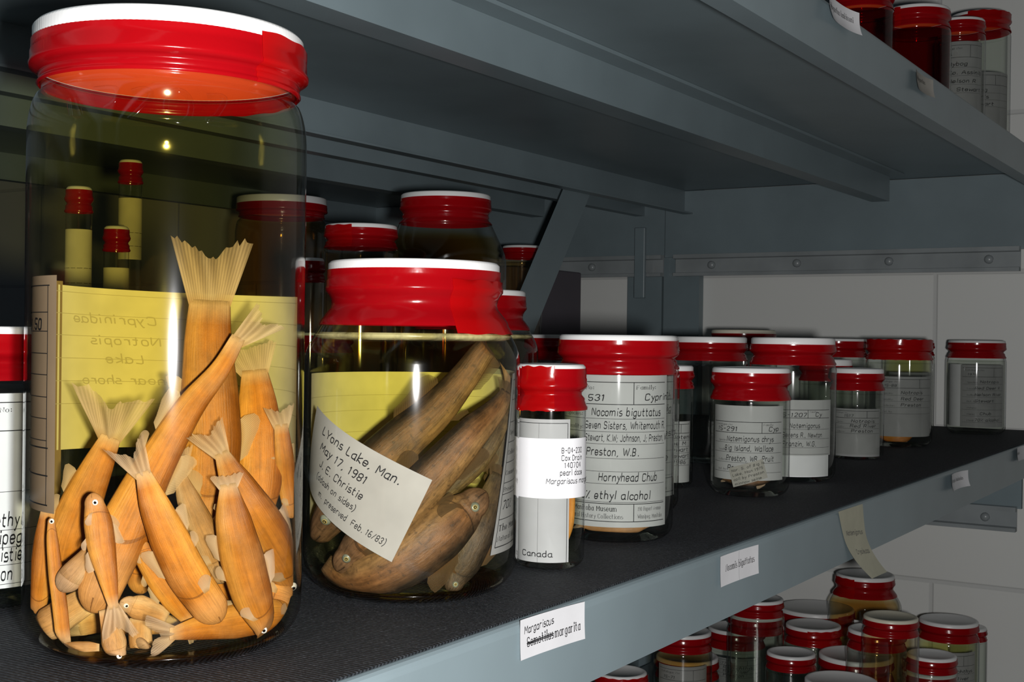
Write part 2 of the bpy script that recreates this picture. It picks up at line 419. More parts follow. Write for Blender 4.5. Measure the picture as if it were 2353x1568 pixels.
# ------------------------------------------------------------------ a stroke alphabet for handwriting and print
GL = {
'a': (5, '46 26 05 03 12 32 43;46 43 42 52'), 'b': (5, '09 02;04 16 36 45 43 32 12 03'), 'c': (4, '45 36 16 05 03 12 32 43'),
'd': (5, '46 26 05 03 12 32 43;49 42'), 'e': (5, '04 44 45 36 16 05 03 12 32 43'), 'f': (4, '39 29 18 12;06 36'),
'g': (5, '46 26 05 03 12 32 43;46 41 30 10 01'), 'h': (5, '09 02;04 16 36 45 42'), 'i': (2, '16 12;18 18'), 'j': (3, '26 21 10 00;28 28'),
'k': (5, '09 02;46 04 42'), 'l': (2, '19 12'), 'm': (8, '06 02;04 16 26 35 32;35 46 66 75 72'), 'n': (5, '06 02;04 16 36 45 42'),
'o': (5, '16 05 03 12 32 43 45 36 16'), 'p': (5, '06 00;05 16 36 45 43 32 12 03'), 'q': (5, '46 26 05 03 12 32 43;46 40'), 'r': (4, '06 02;04 16 36'),
's': (4, '36 16 05 14 34 43 32 02'), 't': (4, '18 13 22 32;06 36'), 'u': (5, '06 03 12 32 43;46 42'), 'v': (4, '06 22 46'),
'w': (6, '06 12 35 52 66'), 'x': (4, '06 42;46 02'), 'y': (4, '06 23;46 10 00'), 'z': (4, '06 46 02 42'),
'A': (7, '02 38 62;14 54'), 'B': (6, '08 02;08 38 47 46 35 05;35 44 43 32 02'), 'C': (6, '57 48 18 07 03 12 42 53'), 'D': (6, '08 02;08 38 56 54 32 02'),
'E': (6, '58 08 02 52;05 45'), 'F': (6, '58 08 02;05 45'), 'G': (6, '57 48 18 07 03 12 42 53 55 35'), 'H': (6, '08 02;58 52;05 55'), 'I': (2, '18 12'),
'J': (5, '48 43 32 12 03'), 'K': (6, '08 02;58 05 52'), 'L': (5, '08 02 42'), 'M': (7, '02 08 34 68 62'), 'N': (6, '02 08 52 58'),
'O': (6, '18 07 03 12 42 53 57 48 18'), 'P': (6, '08 02;08 48 57 56 45 05'), 'Q': (6, '18 07 03 12 42 53 57 48 18;34 61'), 'R': (6, '08 02;08 48 57 56 45 05;35 52'), 'S': (6, '57 48 18 07 06 15 45 54 53 42 12 03'),
'T': (7, '08 68;38 32'), 'U': (6, '08 03 12 42 53 58'), 'V': (6, '08 32 68'), 'W': (8, '08 22 47 62 88'), 'Y': (6, '08 35 68;35 32'), 'Z': (6, '08 58 02 52'),
'0': (5, '18 07 03 12 32 43 47 38 18'), '1': (3, '07 18 12'), '2': (5, '07 18 38 47 46 02 42'), '3': (5, '07 18 38 47 46 35 25;35 44 43 32 12 03'),
'4': (5, '38 04 44;38 32'), '5': (5, '48 08 05 35 44 43 32 12 03'), '6': (5, '38 18 05 03 12 32 43 44 35 15 04'), '7': (5, '08 48 12'),
'8': (5, '18 07 06 15 35 46 47 38 18;15 04 03 12 32 43 44 35'), '9': (5, '46 35 15 06 07 18 38 47 44 32 12'),
'.': (2, '12 12'), ',': (2, '12 01'), ':': (2, '13 13;16 16'), ';': (2, '12 01;15 15'), '-': (4, '05 35'), '(': (3, '29 07 03 20'), ')': (3, '09 27 23 00'),
'/': (5, '02 48'), '%': (5, '02 48;08 08;42 42'), ' ': (3, ''), '_': (5, '02 52'),
}
STY = {'hand': dict(pen=0.92, smooth=True, slant=0.16, jit=0.28, gap=1.5, nib=0.0), 'hand_thick': dict(pen=1.2, smooth=True, slant=0.12, jit=0.28, gap=1.6, nib=0.0),
       'sans': dict(pen=1.0, smooth=True, slant=0.0, jit=0.0, gap=1.5, nib=0.0), 'italic': dict(pen=0.9, smooth=True, slant=0.22, jit=0.0, gap=1.3, nib=0.0),
       'serif': dict(pen=1.1, smooth=True, slant=0.0, jit=0.0, gap=1.6, nib=0.6), 'serif_bold': dict(pen=1.4, smooth=True, slant=0.0, jit=0.0, gap=1.9, nib=0.55)}
def text_quads(s, size, style, squeeze=1.0):
    """list of 2-D quads for a line of writing whose capitals are `size` tall, and its width"""
    st = STY[style]
    k = size / 6.0
    x, quads = 0.0, []
    for ch in s:
        wd, strokes = GL.get(ch, GL[' '])
        drift = rnd.uniform(-st['jit'], st['jit']) * 0.6
        for sk in [q for q in strokes.split(';') if q]:
            pts = [(int(a[0]), int(a[1]) - 2) for a in sk.split()]
            pts = [(px + rnd.uniform(-1, 1) * st['jit'] * 0.6, py + rnd.uniform(-1, 1) * st['jit'] * 0.6 + drift) for px, py in pts]
            if len(pts) == 2 and sk.split()[0] == sk.split()[1]:
                px, py = pts[0]; h = st['pen'] * 0.62
                loops = [[(px - h, py - h), (px + h, py - h), (px + h, py + h), (px - h, py + h)]]
            else:
                q = smoothline(pts, 3) if st['smooth'] and len(pts) > 2 and (st['jit'] or len(pts) > 4) else [Vector(p) for p in pts]
                L, Rr = [], []
                for i, p in enumerate(q):
                    d = (q[min(i + 1, len(q) - 1)] - q[max(i - 1, 0)])
                    if d.length < 1e-6: d = Vector((1, 0))
                    d.normalize()
                    wdt = st['pen'] * (1 - st['nib'] * abs(d.x)) * 0.5
                    nrm = Vector((-d.y, d.x)) * wdt
                    if i == 0: p = p - d * wdt * 0.6
                    if i == len(q) - 1: p = p + d * wdt * 0.6
                    L.append(p + nrm); Rr.append(p - nrm)
                loops = [[L[i], Rr[i], Rr[i + 1], L[i + 1]] for i in range(len(q) - 1)]
                if st['nib']:
                    for p, o in ((q[0], q[1]), (q[-1], q[-2])):
                        if abs((p - o).x) < 0.35 * abs((p - o).y) and abs(p.y - round(p.y)) < 0.01:
                            h = 0.16
                            loops.append([(p.x - 1.25, p.y - h), (p.x + 1.25, p.y - h), (p.x + 1.25, p.y + h), (p.x - 1.25, p.y + h)])
            for lp in loops:
                quads.append([((x + a + b * st['slant']) * k * squeeze, b * k) for a, b in [(pp[0], pp[1]) for pp in lp]])
        x += wd + st['gap']
    return quads, (x - st['gap']) * k * squeeze
def sheet(name, w_, h_, fmap, paper, writing=(), rules=(), ink='ink', nx=24, ny=10, parent=None, loc=None, rotz=0.0, outline=None, off=0.00025):
    """a paper sheet with rules and writing laid on it; fmap(x, y, off) -> 3-D point; x, y from its lower left corner.
    writing: (x, y, capital height, text, style[, angle, ink, squeeze]); rules: (x0, y0, x1, y1, width)"""
    mats = [paper, ink]
    v, f, mi = [], [], []
    for j in range(ny + 1):
        for i in range(nx + 1):
            x, y = w_ * i / nx, h_ * j / ny
            if outline: x, y = outline(x, y)
            v.append(fmap(x, y, 0.0))
    for j in range(ny):
        for i in range(nx):
            a = j * (nx + 1) + i
            f.append((a, a + 1, a + nx + 2, a + nx + 1)); mi.append(0)
    def quad(q, m_):
        b = len(v)
        v.extend(fmap(x, y, off) for x, y in q)
        f.append(tuple(range(b, b + len(q)))); mi.append(m_)
    for r in rules:
        x0, y0, x1, y1, wd = r[:5]
        d = Vector((x1 - x0, y1 - y0)); n = max(1, int(d.length / 0.004)); nn = Vector((-d.y, d.x)).normalized() * wd / 2
        for i in range(n):
            a = Vector((x0, y0)) + d * i / n; b = Vector((x0, y0)) + d * (i + 1) / n
            quad([a - nn, b - nn, b + nn, a + nn], 1)
    for wr in writing:
        x, y, size, s, sty = wr[:5]
        ang = wr[5] if len(wr) > 5 else 0.0
        sq = wr[6] if len(wr) > 6 else 1.0
        mir = len(wr) > 7 and wr[7]
        ca, sa = math.cos(ang), math.sin(ang)
        if sq > 3:      # a width in millimetres to fit
            sq = sq * 0.001 / text_quads(s, size, sty, 1.0)[1]
        qs, wid = text_quads(s, size, sty, sq)
        for q in qs:
            q = [((wid - a if mir else a), b) for a, b in q]
            quad([(x + a * ca - b * sa, y + a * sa + b * ca) for a, b in q], 1)
    me = mesh_from(name, v, f, True, mi)
    return link(name, me, mats, parent, loc, rotz)
def on_cylinder(R, a0, w_, z0, tilt=0.0, inward=False):
    """maps a sheet of width w_ on a cylinder of radius R, centred at angle a0 from the viewer's side, lower edge at z0"""
    sgn = -1 if inward else 1
    def fm(x, y, off):
        a = a0 + (x - w_ / 2) / R
        r = R + sgn * off
        return (r * math.sin(a), -r * math.cos(a), z0 + y + tilt * (x - w_ / 2))
    return fm

# ------------------------------------------------------------------ setting: wall and floor
def wz(z): return z + Z0
o = link('wall_end', box_mesh('wall_end', 1.82, 1.92, -1.6, 2.6, 0.0, 2.7), ['painted_block_wall']); tag(o, kind='structure')
o = link('floor', box_mesh('floor', -1.2, 1.82, -1.6, 2.6, -0.05, 0.0), ['floor_concrete']); tag(o, kind='structure')

# ------------------------------------------------------------------ steel shelving
XA, XB = -0.55, 1.798
LEVELS = (('upper', 0.228), ('middle', -0.1195), ('lower', -0.481))
def shelf_profile(y0, y1, zt, lip=0.0385):
    t = 0.0022
    pr = [(y0, zt - lip), (y0, zt - 0.004)]
    for k in range(1, 5):
        a = PI - k * PI / 8
        pr.append((y0 + 0.004 + 0.004 * math.cos(a), zt - 0.004 + 0.004 * math.sin(a)))
    for k in range(0, 5):
        a = PI / 2 - k * PI / 8
        pr.append((y1 - 0.004 + 0.004 * math.cos(a), zt - 0.004 + 0.004 * math.sin(a)))
    pr += [(y1, zt - lip), (y1 - 0.016, zt - lip), (y1 - 0.016, zt - lip + t), (y1 - t, zt - lip + t), (y1 - t, zt - t), (y0 + t, zt - t), (y0 + t, zt - lip + t), (y0 + 0.016, zt - lip + t), (y0 + 0.016, zt - lip)]
    return [(y, wz(z)) for y, z in pr]
def hat_profile(yc, zt, h=0.0385):
    z1 = zt - 0.0024
    zb = zt - h
    pr = [(yc - 0.032, z1), (yc - 0.032, z1 - 0.003), (yc - 0.012, z1 - 0.003), (yc - 0.012, zb), (yc + 0.012, zb), (yc + 0.012, z1 - 0.003), (yc + 0.032, z1 - 0.003), (yc + 0.032, z1)]
    return [(y, wz(z)) for y, z in pr]
def shelving(label, y0, y1, levels, front_post, back_post, stiff):
    r = empty('shelving_unit', (0, 0, 0))
    tag(r, label, 'shelving', 'steel shelving units')
    for nm, zt in levels:
        s = link('shelf', extrude_x('shelf', shelf_profile(y0, y1, zt), XA, XB), ['painted_steel'], r)
        link('stiffener', extrude_x('stiffener', hat_profile(stiff, zt), XA, XB - 0.06), ['painted_steel'], s)
        pa = link('end_panel', box_mesh('end_panel', XB - 0.004, XB + 0.003, y0 + (0.045 if y0 < 0.5 else -0.035), y1 + 0.03, wz(zt - 0.104), wz(zt - 0.003)), ['painted_steel'], r)
        # channel rail with bolts along the end
        pr = [(0.0, 0.0), (0.0, 0.005), (0.010, 0.006), (0.010, 0.026), (0.0, 0.027), (0.0, 0.033), (0.013, 0.033), (0.013, 0.0)]
        x1 = XB - 0.018
        bm = bmesh.new()
        v0 = [bm.verts.new((x1 + a, y0 + (0.05 if y0 < 0.5 else -0.035), wz(zt - 0.134 + b))) for a, b in pr]
        v1 = [bm.verts.new((x1 + a, y1 + 0.01, wz(zt - 0.134 + b))) for a, b in pr]
        n = len(pr)
        for i in range(n): bm.faces.new((v0[i], v0[(i + 1) % n], v1[(i + 1) % n], v1[i]))
        bm.faces.new(v0); bm.faces.new(v1[::-1])
        bmesh.ops.recalc_face_normals(bm, faces=bm.faces)
        me = bpy.data.meshes.new('end_rail'); bm.to_mesh(me); bm.free()
        er = link('end_rail', me, ['bare_steel'], r)
        for k in range(4):
            yb = y0 + 0.09 + k * (y1 - y0 - 0.14) / 3
            b = lathe('bolt', [(0, 0.004), (0.004, 0.0035), (0.006, 0.001), (0.006, -0.003), (0, -0.003)], 12)
            bo = link('bolt', b, ['bare_steel'], er, (x1 + 0.008, yb, wz(zt - 0.1175)))
            bo.rotation_euler = (0, -PI / 2, 0)
    def post(ya, yb):
        pr = [(0, 0), (0.038, 0), (0.038, 0.003), (0.003, 0.003), (0.003, yb - ya - 0.003), (0.038, yb - ya - 0.003), (0.038, yb - ya), (0, yb - ya)]
        n = len(pr)
        v = [(XB + 0.004 + a * 0.42, ya + b, 0.0) for a, b in pr] + [(XB + 0.004 + a * 0.42, ya + b, 2.35) for a, b in pr]
        f = [(i, (i + 1) % n, n + (i + 1) % n, n + i) for i in range(n)] + [tuple(range(n))[::-1], tuple(range(n, 2 * n))]
        me = mesh_from('post', v, f, False)
        bm = bmesh.new(); bm.from_mesh(me); bmesh.ops.recalc_face_normals(bm, faces=bm.faces); bm.to_mesh(me); bm.free()
        return link('post', me, ['painted_steel'], r)
    if front_post: post(*front_post)
    p = post(*back_post)
    return r, p
U1, P1 = shelving('grey painted steel shelving unit carrying the jars in front', 0.2755, 0.8175, LEVELS, (0.2755, 0.3145), (0.793, 0.853), 0.498)
U2, P2 = shelving('grey painted steel shelving unit standing behind the front unit, back to back', 0.8835, 1.420, LEVELS, (1.37, 1.41), (0.856, 0.916), 1.045)
# slotted bracket on the rear post, diagonal braces behind the shelves
link('bracket', box_mesh('bracket', XB - 0.0260, XB - 0.0190, 0.872, 0.890, wz(0.060), wz(0.170), 0.0015), ['painted_steel'], U1)
def brace(x0, z0_, x1, z1_, y, wd, th):
    d = Vector((x1 - x0, 0, z1_ - z0_)).normalized(); n = Vector((-d.z, 0, d.x)) * wd / 2
    a, b = Vector((x0, 0, wz(z0_))), Vector((x1, 0, wz(z1_)))
    v = []
    for yy in (y, y + th):
        for p in (a - n, a + n, b + n, b - n): v.append((p.x, yy, p.z))
    f = [(0, 3, 2, 1), (4, 5, 6, 7), (0, 1, 5, 4), (1, 2, 6, 5), (2, 3, 7, 6), (3, 0, 4, 7)]
    return link('brace', mesh_from('brace', v, f, False), ['painted_steel'], U1)
brace(1.475, 0.205, 1.18, -0.185, 0.8195, 0.054, 0.003)
o = link('shelf_mat', extrude_x('shelf_mat', [(y, wz(z)) for y, z in [(0.2795, -0.1192), (0.2792, -0.1183), (0.2805, -0.1181), (0.8145, -0.1181), (0.8145, -0.1192)]], XA, XB - 0.004), ['ribbed_mat'])
tag(o, 'black ribbed rubber mat lining the middle shelf under the jars', 'mat')
o = link('storage_box', box_mesh('storage_box', 1.56, 1.752, 0.972, 1.025, wz(-0.1190), wz(0.10), 0.002), ['purple_grey_board'])
tag(o, 'narrow purple-grey box standing on the rear shelf beyond the diagonal brace', 'box')

# ------------------------------------------------------------------ jars
ZM = -0.118
def heading(x, y): return math.atan2(-x, y)      # local -Y looks at the aisle where the photographer stands
def jar_profile(s):
    R, rc, zs, zn, nr, H = s['R'], s['rc'], s['zs'], s['zn'], s['nr'], s['H']
    pr = [(0, 0.003), (R * 0.55, 0.0025), (R - rc * 1.15, 0.0)]
    for k in range(1, 7):
        a = -PI / 2 + k * PI / 12
        pr.append((R - rc + rc * math.cos(a), rc + rc * math.sin(a)))
    for k in range(1, 5): pr.append((R, rc + (zs - rc) * k / 4))
    for k in range(1, 11):
        t = k / 10
        sh = s.get('round', 0.5)
        f1 = math.sqrt(max(0, 1 - t * t)); f2 = (math.cos(PI * t) + 1) / 2
        pr.append((nr + (R - nr) * (f1 * sh + f2 * (1 - sh)), zs + (zn - zs) * t))
    pr += [(nr, zn + 0.002), (nr + 0.0008, zn + 0.003), (nr, zn + 0.004), (nr, H - 0.004)]
    return pr
def radius_at(pr, z):
    for (r0, z0_), (r1, z1_) in zip(pr[3:], pr[4:]):
        if z0_ <= z <= z1_ and z1_ > z0_: return r0 + (r1 - r0) * (z - z0_) / (z1_ - z0_)
    return pr[-1][0]
CACHE = {}
def jar_meshes(key, s):
    if key in CACHE: return CACHE[key]
    pr = jar_profile(s)
    R, H, lr, lh, wr, tb = s['R'], s['H'], s['lr'], s['lh'], s['wr'], s['tb']
    sg = s.get('segs', 72)
    g = lathe('glass_jar', pr, 96 if sg > 100 else 64)
    lv = s.get('level', s['zn'] + 0.004)
    ip = []
    for r, z in pr:
        if z > lv: break
        ip.append((max(0, r - 0.0016), z + 0.0012) if r > 0 else (0, z + 0.0012))
    ip.append((max(0.002, radius_at(pr, lv) - 0.0016), lv + 0.001))
    rl = ip[-1][0]
    ip += [(rl - 0.0015, lv - 0.0002), (rl * 0.6, lv - 0.0006), (0, lv - 0.0006)]
    lq = lathe('liquid', ip, 64)
    am = s.get('amp', 0.0)
    def rid(k): return am if 3 <= k <= 4 else 0.0
    lid = lathe('lid', [(0, H - 0.0035), (lr - 0.0014, H - 0.0035), (lr - 0.0014, H - lh), (lr, H - lh), (lr, H - 0.0014), (lr - 0.0011, H - 0.0002), (lr - 0.0035, H), (lr - 0.005, H - 0.0011), (0, H - 0.0011)], sg, rid)
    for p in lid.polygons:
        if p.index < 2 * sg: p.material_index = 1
    tp, zt = [], H - wr
    t = 0.0005
    zsm = H - lh * 0.62
    tp += [(lr + t, zt), (lr + t, zt - (zt - zsm) * 0.5), (lr + t, zsm), (lr + t * 1.6, zsm - 0.0006), (lr + t * 1.6, H - lh + 0.0022), (lr + t * 2.6, H - lh + 0.0012), (lr + t * 2.0, H - lh - 0.0002)]
    nst = 8
    for k in range(1, nst + 1):
        z = H - lh - 0.0002 + (tb - H + lh) * k / nst
        rg = radius_at(pr, z) + 0.0007
        bl = max(0.0, 1 - k / 2.2)
        tp.append((rg + (lr + t - rg) * bl * 0.6 + (0.0004 if k % 3 == 1 else 0), z))
    tape = lathe('red_tape', tp, sg, lambda k: am * 0.75 if k <= 2 else 0.0)
    CACHE[key] = (g, lq, lid, tape, tp, pr)
    return CACHE[key]
def make_jar(key, s, x, y, z, label, group=None, liquid='clear_alcohol', glass='clear_glass', lidmat='white_plastic', overlap=None, name='specimen_jar', turn=0.0):
    g, lq, lid, tape, tp, pr = jar_meshes(key, s)
    r = empty(name, (x, y, wz(z)), heading(x, y) + turn)
    tag(r, label, 'jar', group)
    gk = g if not len(g.materials) or g.materials[0].name == glass else g.copy()
    lk = lq if not len(lq.materials) or lq.materials[0].name == liquid else lq.copy()
    ik = lid if not len(lid.materials) or lid.materials[0].name == lidmat else lid.copy()
    for me, mt in ((gk, glass), (lk, liquid), (ik, lidmat)):
        if len(me.materials) and me.materials[0].name != mt: me.materials.clear()
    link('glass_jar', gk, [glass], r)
    link('liquid', lk, [liquid], r)
    if s.get('heel'):
        hr = s['R'] - s['rc']
        rr_ = [(hr - 0.004, 0.0006), (hr + 0.004, 0.0008), (hr + s['rc'] * 0.62, s['rc'] * 0.26), (hr + s['rc'] * 0.60, s['rc'] * 0.30), (hr + 0.003, 0.0026), (hr - 0.004, 0.0030)]
        link('glass_heel', lathe('glass_heel', rr_, 96), ['gold_heel_glass'], r)
    if s.get('ring'):
        z1 = s['level']; rg = radius_at(pr, z1) - 0.0008
        link('meniscus', lathe('meniscus', [(radius_at(pr, z1 + 0.0034) - 0.0008, z1 + 0.0034), (rg - 0.0002, z1 + 0.0022), (rg - 0.0010, z1 + 0.0010), (rg - 0.004, z1 + 0.0002)], 96), ['meniscus_pale'], r)
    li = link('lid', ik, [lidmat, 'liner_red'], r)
    link('red_tape', tape, ['red_tape'], r)
    if overlap:
        a0, a1, up_, dn = overlap
        rows = [(rr + 0.0007, zz) for rr, zz in tp]
        top = rows[0][1] + up_
        rows = [(rows[0][0], top)] + [q for q in rows[1:] if q[1] < top]
        if dn: rows = rows + [(radius_at(pr, rows[-1][1] - dn) + 0.0016, rows[-1][1] - dn)]
        link('tape_end', arc_lathe('tape_end', rows, a0, a1, 40, 0.00025, 0.0003), ['red_tape_doubled'], r)
    return r
BIG = dict(H=0.2295, R=0.0510, lr=0.0494, lh=0.0155, wr=0.0060, nr=0.0462, zn=0.2050, zs=0.188, rc=0.016, tb=0.2075, round=0.92, segs=300, amp=0.00035, level=0.2045, heel=True)
MID = dict(H=0.1510, R=0.0497, lr=0.0396, lh=0.0135, wr=0.0042, nr=0.0372, zn=0.1295, zs=0.105, rc=0.017, tb=0.1220, round=0.45, segs=240, amp=0.00035, level=0.1150, heel=True, ring=True)
STD = dict(H=0.1190, R=0.0362, lr=0.0347, lh=0.0115, wr=0.0032, nr=0.0318, zn=0.1030, zs=0.090, rc=0.009, tb=0.0965, round=0.6, segs=200, amp=0.0003, level=0.092)
SHORT = dict(H=0.0960, R=0.0296, lr=0.0290, lh=0.0115, wr=0.0038, nr=0.0265, zn=0.0790, zs=0.070, rc=0.009, tb=0.0720, round=0.6, segs=120, amp=0.0002, level=0.070)
SLIM = dict(H=0.1036, R=0.0183, lr=0.0178, lh=0.0115, wr=0.0022, nr=0.0152, zn=0.0880, zs=0.080, rc=0.006, tb=0.0805, round=0.6, segs=120, amp=0.0002, level=0.0825)
SMALL = dict(H=0.0895, R=0.0262, lr=0.0255, lh=0.0105, wr=0.0048, nr=0.0232, zn=0.0740, zs=0.066, rc=0.007, tb=0.0680, round=0.6, segs=96, amp=0.0002, level=0.064)
def variant(b, **kw):
    d = dict(b); d.update(kw); return d
def scaled(b, kr, H):
    """same family of jar with other girth and height"""
    d = dict(b)
    for k in ('R', 'lr', 'nr', 'rc'): d[k] = b[k] * kr
    kz = H / b['H']
    for k in ('zn', 'zs', 'tb', 'level'): d[k] = H - (b['H'] - b[k]) * min(1.3, max(kr, 0.75))
    d['H'] = H
    d['lh'] = b['lh'] * min(1.2, max(kr, 0.8)); d['wr'] = b['wr'] * min(1.25, max(kr, 0.85)) * 1.3
    d['segs'] = 96; d['amp'] = 0.0; d['heel'] = False; d['ring'] = False
    return d

FRONT = 'jars on the middle shelf'
XA_, YA_ = 0.3372, 0.3654
JA = make_jar('big', BIG, XA_, YA_, ZM, 'tallest jar in front, yellow liquid packed with orange fish, red-taped ridged white lid', FRONT, 'yellow_preservative', 'amber_edge_glass', overlap=(0.66, 2.6, 0.0016, 0.0))
XB_, YB_ = 0.4738, 0.3514
JB = make_jar('mid', MID, XB_, YB_, ZM, 'round-shouldered jar of yellow liquid and large brown fish beside the tallest jar', FRONT, 'straw_preservative', 'amber_edge_glass', overlap=(0.42, 1.75, -0.0045, 0.0035))
# moulded marks on the shoulder of the tall jar: a ring and slanted bars
def shoulder_mark(pts, rad=0.0011):
    pr = CACHE['big'][5]
    q = smoothline([(a, z) for a, z in pts], 5) if len(pts) > 2 else [Vector(p) for p in pts]
    v, f = [], []
    for i, p in enumerate(q):
        d = (q[min(i + 1, len(q) - 1)] - q[max(i - 1, 0)]).normalized()
        nrm = Vector((-d.y, d.x))
        for k in range(7):
            t = -1 + 2 * k / 6
            a, z = p.x + nrm.x * t * rad, p.y + nrm.y * t * rad
            r = radius_at(pr, z) + 0.0007 * math.sqrt(max(0, 1 - t * t)) - 0.0001
            v.append((r * math.sin(a / 0.05), -r * math.cos(a / 0.05), z))
    for i in range(len(q) - 1):
        for k in range(6): f.append((i * 7 + k, i * 7 + k + 1, i * 7 + k + 8, i * 7 + k + 7))
    return v, f
marks = [[(0.0025 + 0.0042 * math.cos(t), 0.1945 + 0.0055 * math.sin(t)) for t in [k * 2 * PI / 12 for k in range(13)]],
         [(-0.013, 0.199), (-0.009, 0.2), (-0.0065, 0.198), (-0.010, 0.193), (-0.0135, 0.1895)], [(-0.027, 0.200), (-0.019, 0.2), (-0.0185, 0.196), (-0.022, 0.193)],
         [(0.012, 0.199), (0.0185, 0.199), (0.0155, 0.193), (0.012, 0.190), (0.018, 0.1895)], [(-0.037, 0.197), (-0.035, 0.191)], [(-0.034, 0.197), (-0.031, 0.191)]]
vv, ff = [], []
for mk in marks:
    v, f = shoulder_mark(mk); b = len(vv); vv += v; ff += [tuple(b + i for i in q) for q in f]
link('moulded_mark', mesh_from('moulded_mark', vv, ff), ['clear_glass'], JA)

JC = make_jar('slim', SLIM, 0.5624, 0.3292, ZM, 'small slim jar with a bright white printed sticker and crumpled red tape', FRONT, 'straw_preservative', overlap=(-0.9, 0.1, 0.0012, 0.0))
JD = make_jar('std_d', variant(STD, R=0.0335, nr=0.0320, zs=0.0975, zn=0.1045, level=0.0990), 0.6684, 0.3455, ZM, 'wide jar filled by a large grey handwritten museum label, right behind the small slim jar', FRONT)
JD2 = make_jar('std', STD, 0.7745, 0.3935, ZM, 'jar mostly hidden behind the wide jar with the large handwritten label', FRONT)
JE = make_jar('short', SHORT, 0.9095, 0.3569, ZM, 'short jar in the middle of the row, label curled above a few orange fish', FRONT)
JF = make_jar('slim_f', scaled(SHORT, 0.62, 0.0958), 0.9206, 0.4287, ZM, 'narrow short jar squeezed between the wide labelled jar and the short jar', FRONT)
JG = make_jar('std_w', variant(STD, wr=0.0056), 1.13, 0.485, ZM, 'jar with broad white lid rim rising behind the narrow short jar', FRONT)
JH = make_jar('std_w', variant(STD, wr=0.0056), 1.0306, 0.3674, ZM, 'taller jar of clear liquid behind the short jar, lower half covered by a folded label', FRONT)
JI = make_jar('small', SMALL, 1.2554, 0.3804, ZM, 'small squat jar with white-rimmed lid standing before a second low lid', FRONT)
JI2 = make_jar('small2', scaled(SMALL, 1.08, 0.0965), 1.345, 0.442, ZM, 'low jar whose lid just shows above the small squat jar', FRONT)
JJ = make_jar('std', STD, 1.4355, 0.388, ZM, 'jar with fully red lid and orange fish at its bottom, far part of the row', FRONT, overlap=(-1.6, 1.6, 0.0030, 0))
JK0 = make_jar('std', STD, 1.544, 0.492, ZM, 'jar hidden behind the fully red lid, only a bit of rim showing', FRONT)
JK = make_jar('std_k', scaled(STD, 0.84, 0.1182), 1.6253, 0.4263, ZM, 'jar at the far row end with dim label, left of the last single jar', FRONT, 'straw_preservative', overlap=(-1.5, -0.1, 0.0028, 0))
JL = make_jar('std', STD, 1.6960, 0.3599, ZM, 'last jar of the row standing alone before the white wall', FRONT)
JM = make_jar('std_m', scaled(STD, 1.1, 0.128), 1.44, 0.575, ZM, 'jar at the back with a dim grey lid showing over two white-rimmed lids', FRONT, lidmat='cream_plastic')
JN = make_jar('std', STD, 1.0, 0.573, ZM, 'jar behind the wide labelled jar, sliver of white rim showing', FRONT)
JO = make_jar('mid', MID, 0.788, 0.530, ZM, 'round-shouldered jar just behind the brown fish jar, bright red lid', FRONT, 'brown_preservative', 'amber_edge_glass')
JP = make_jar('gallon', variant(scaled(MID, 1.09, 0.252), R=0.059, zs=0.185, rc=0.02, tb=0.224, zn=0.228, wr=0.0050), 1.0, 0.705, ZM, 'large wide-shouldered jar of dark amber liquid rising at the back', FRONT, 'brown_preservative', 'amber_edge_glass')
JQ = make_jar('tall_q', scaled(STD, 0.93, 0.215), 0.894, 0.723, ZM, 'tall dim jar at the back, left of the large wide-shouldered jar', FRONT, 'brown_preservative', 'amber_edge_glass', overlap=(-1.2, -0.25, 0.0022, 0))
RZ = -0.1190
JR = make_jar('tall_r', scaled(STD, 0.78, 0.242), 1.486, 0.918, RZ, 'tall dim jar standing behind the diagonal brace', FRONT, 'brown_preservative', 'amber_edge_glass')
JU = make_jar('tall_u', scaled(BIG, 1.12, 0.286), 1.185, 1.085, RZ, 'tall dark amber jar in the rear, half hidden behind the tallest jar', FRONT, 'brown_preservative', 'amber_edge_glass')
JS = make_jar('vial_s', scaled(SLIM, 0.52, 0.172), 0.700, 0.612, ZM, 'thin vial glimpsed at the right edge of the tallest jar', FRONT, 'straw_preservative')
JV = make_jar('std', STD, 1.125, 0.965, RZ, 'jar seen low in the gap between the two big front jars', FRONT)
JT = make_jar('std', STD, 0.3455, 0.492, ZM, 'jar cut by the left picture edge, white label with black handwriting', FRONT)
for k, (x, y, H, lb) in enumerate(((0.655, 0.752, 0.246, 'thin tall vial seen through the tallest jar, highest of three'), (0.566, 0.700, 0.214, 'thin tall vial seen through the tallest jar, leftmost of three'), (0.598, 0.700, 0.190, 'thin tall vial seen through the tallest jar, lowest of three'))):
    vs = scaled(SLIM, 0.46, H)  # vials added to stand for bent images in the tallest jar's liquid
    vj = make_jar('vial%d' % k, vs, x, y, ZM, lb, 'thin vials behind the tallest jar', 'straw_preservative')
    sheet('paper_label', 0.030, 0.046, on_cylinder(vs['R'] + 0.0002, 0.1, 0.030, H - 0.075), 'paper_rear', rules=[(0.002, 0.01, 0.028, 0.01, 0.0003), (0.002, 0.02, 0.028, 0.02, 0.0003)], parent=vj)  # pale sheet added for the bright yellow of those images

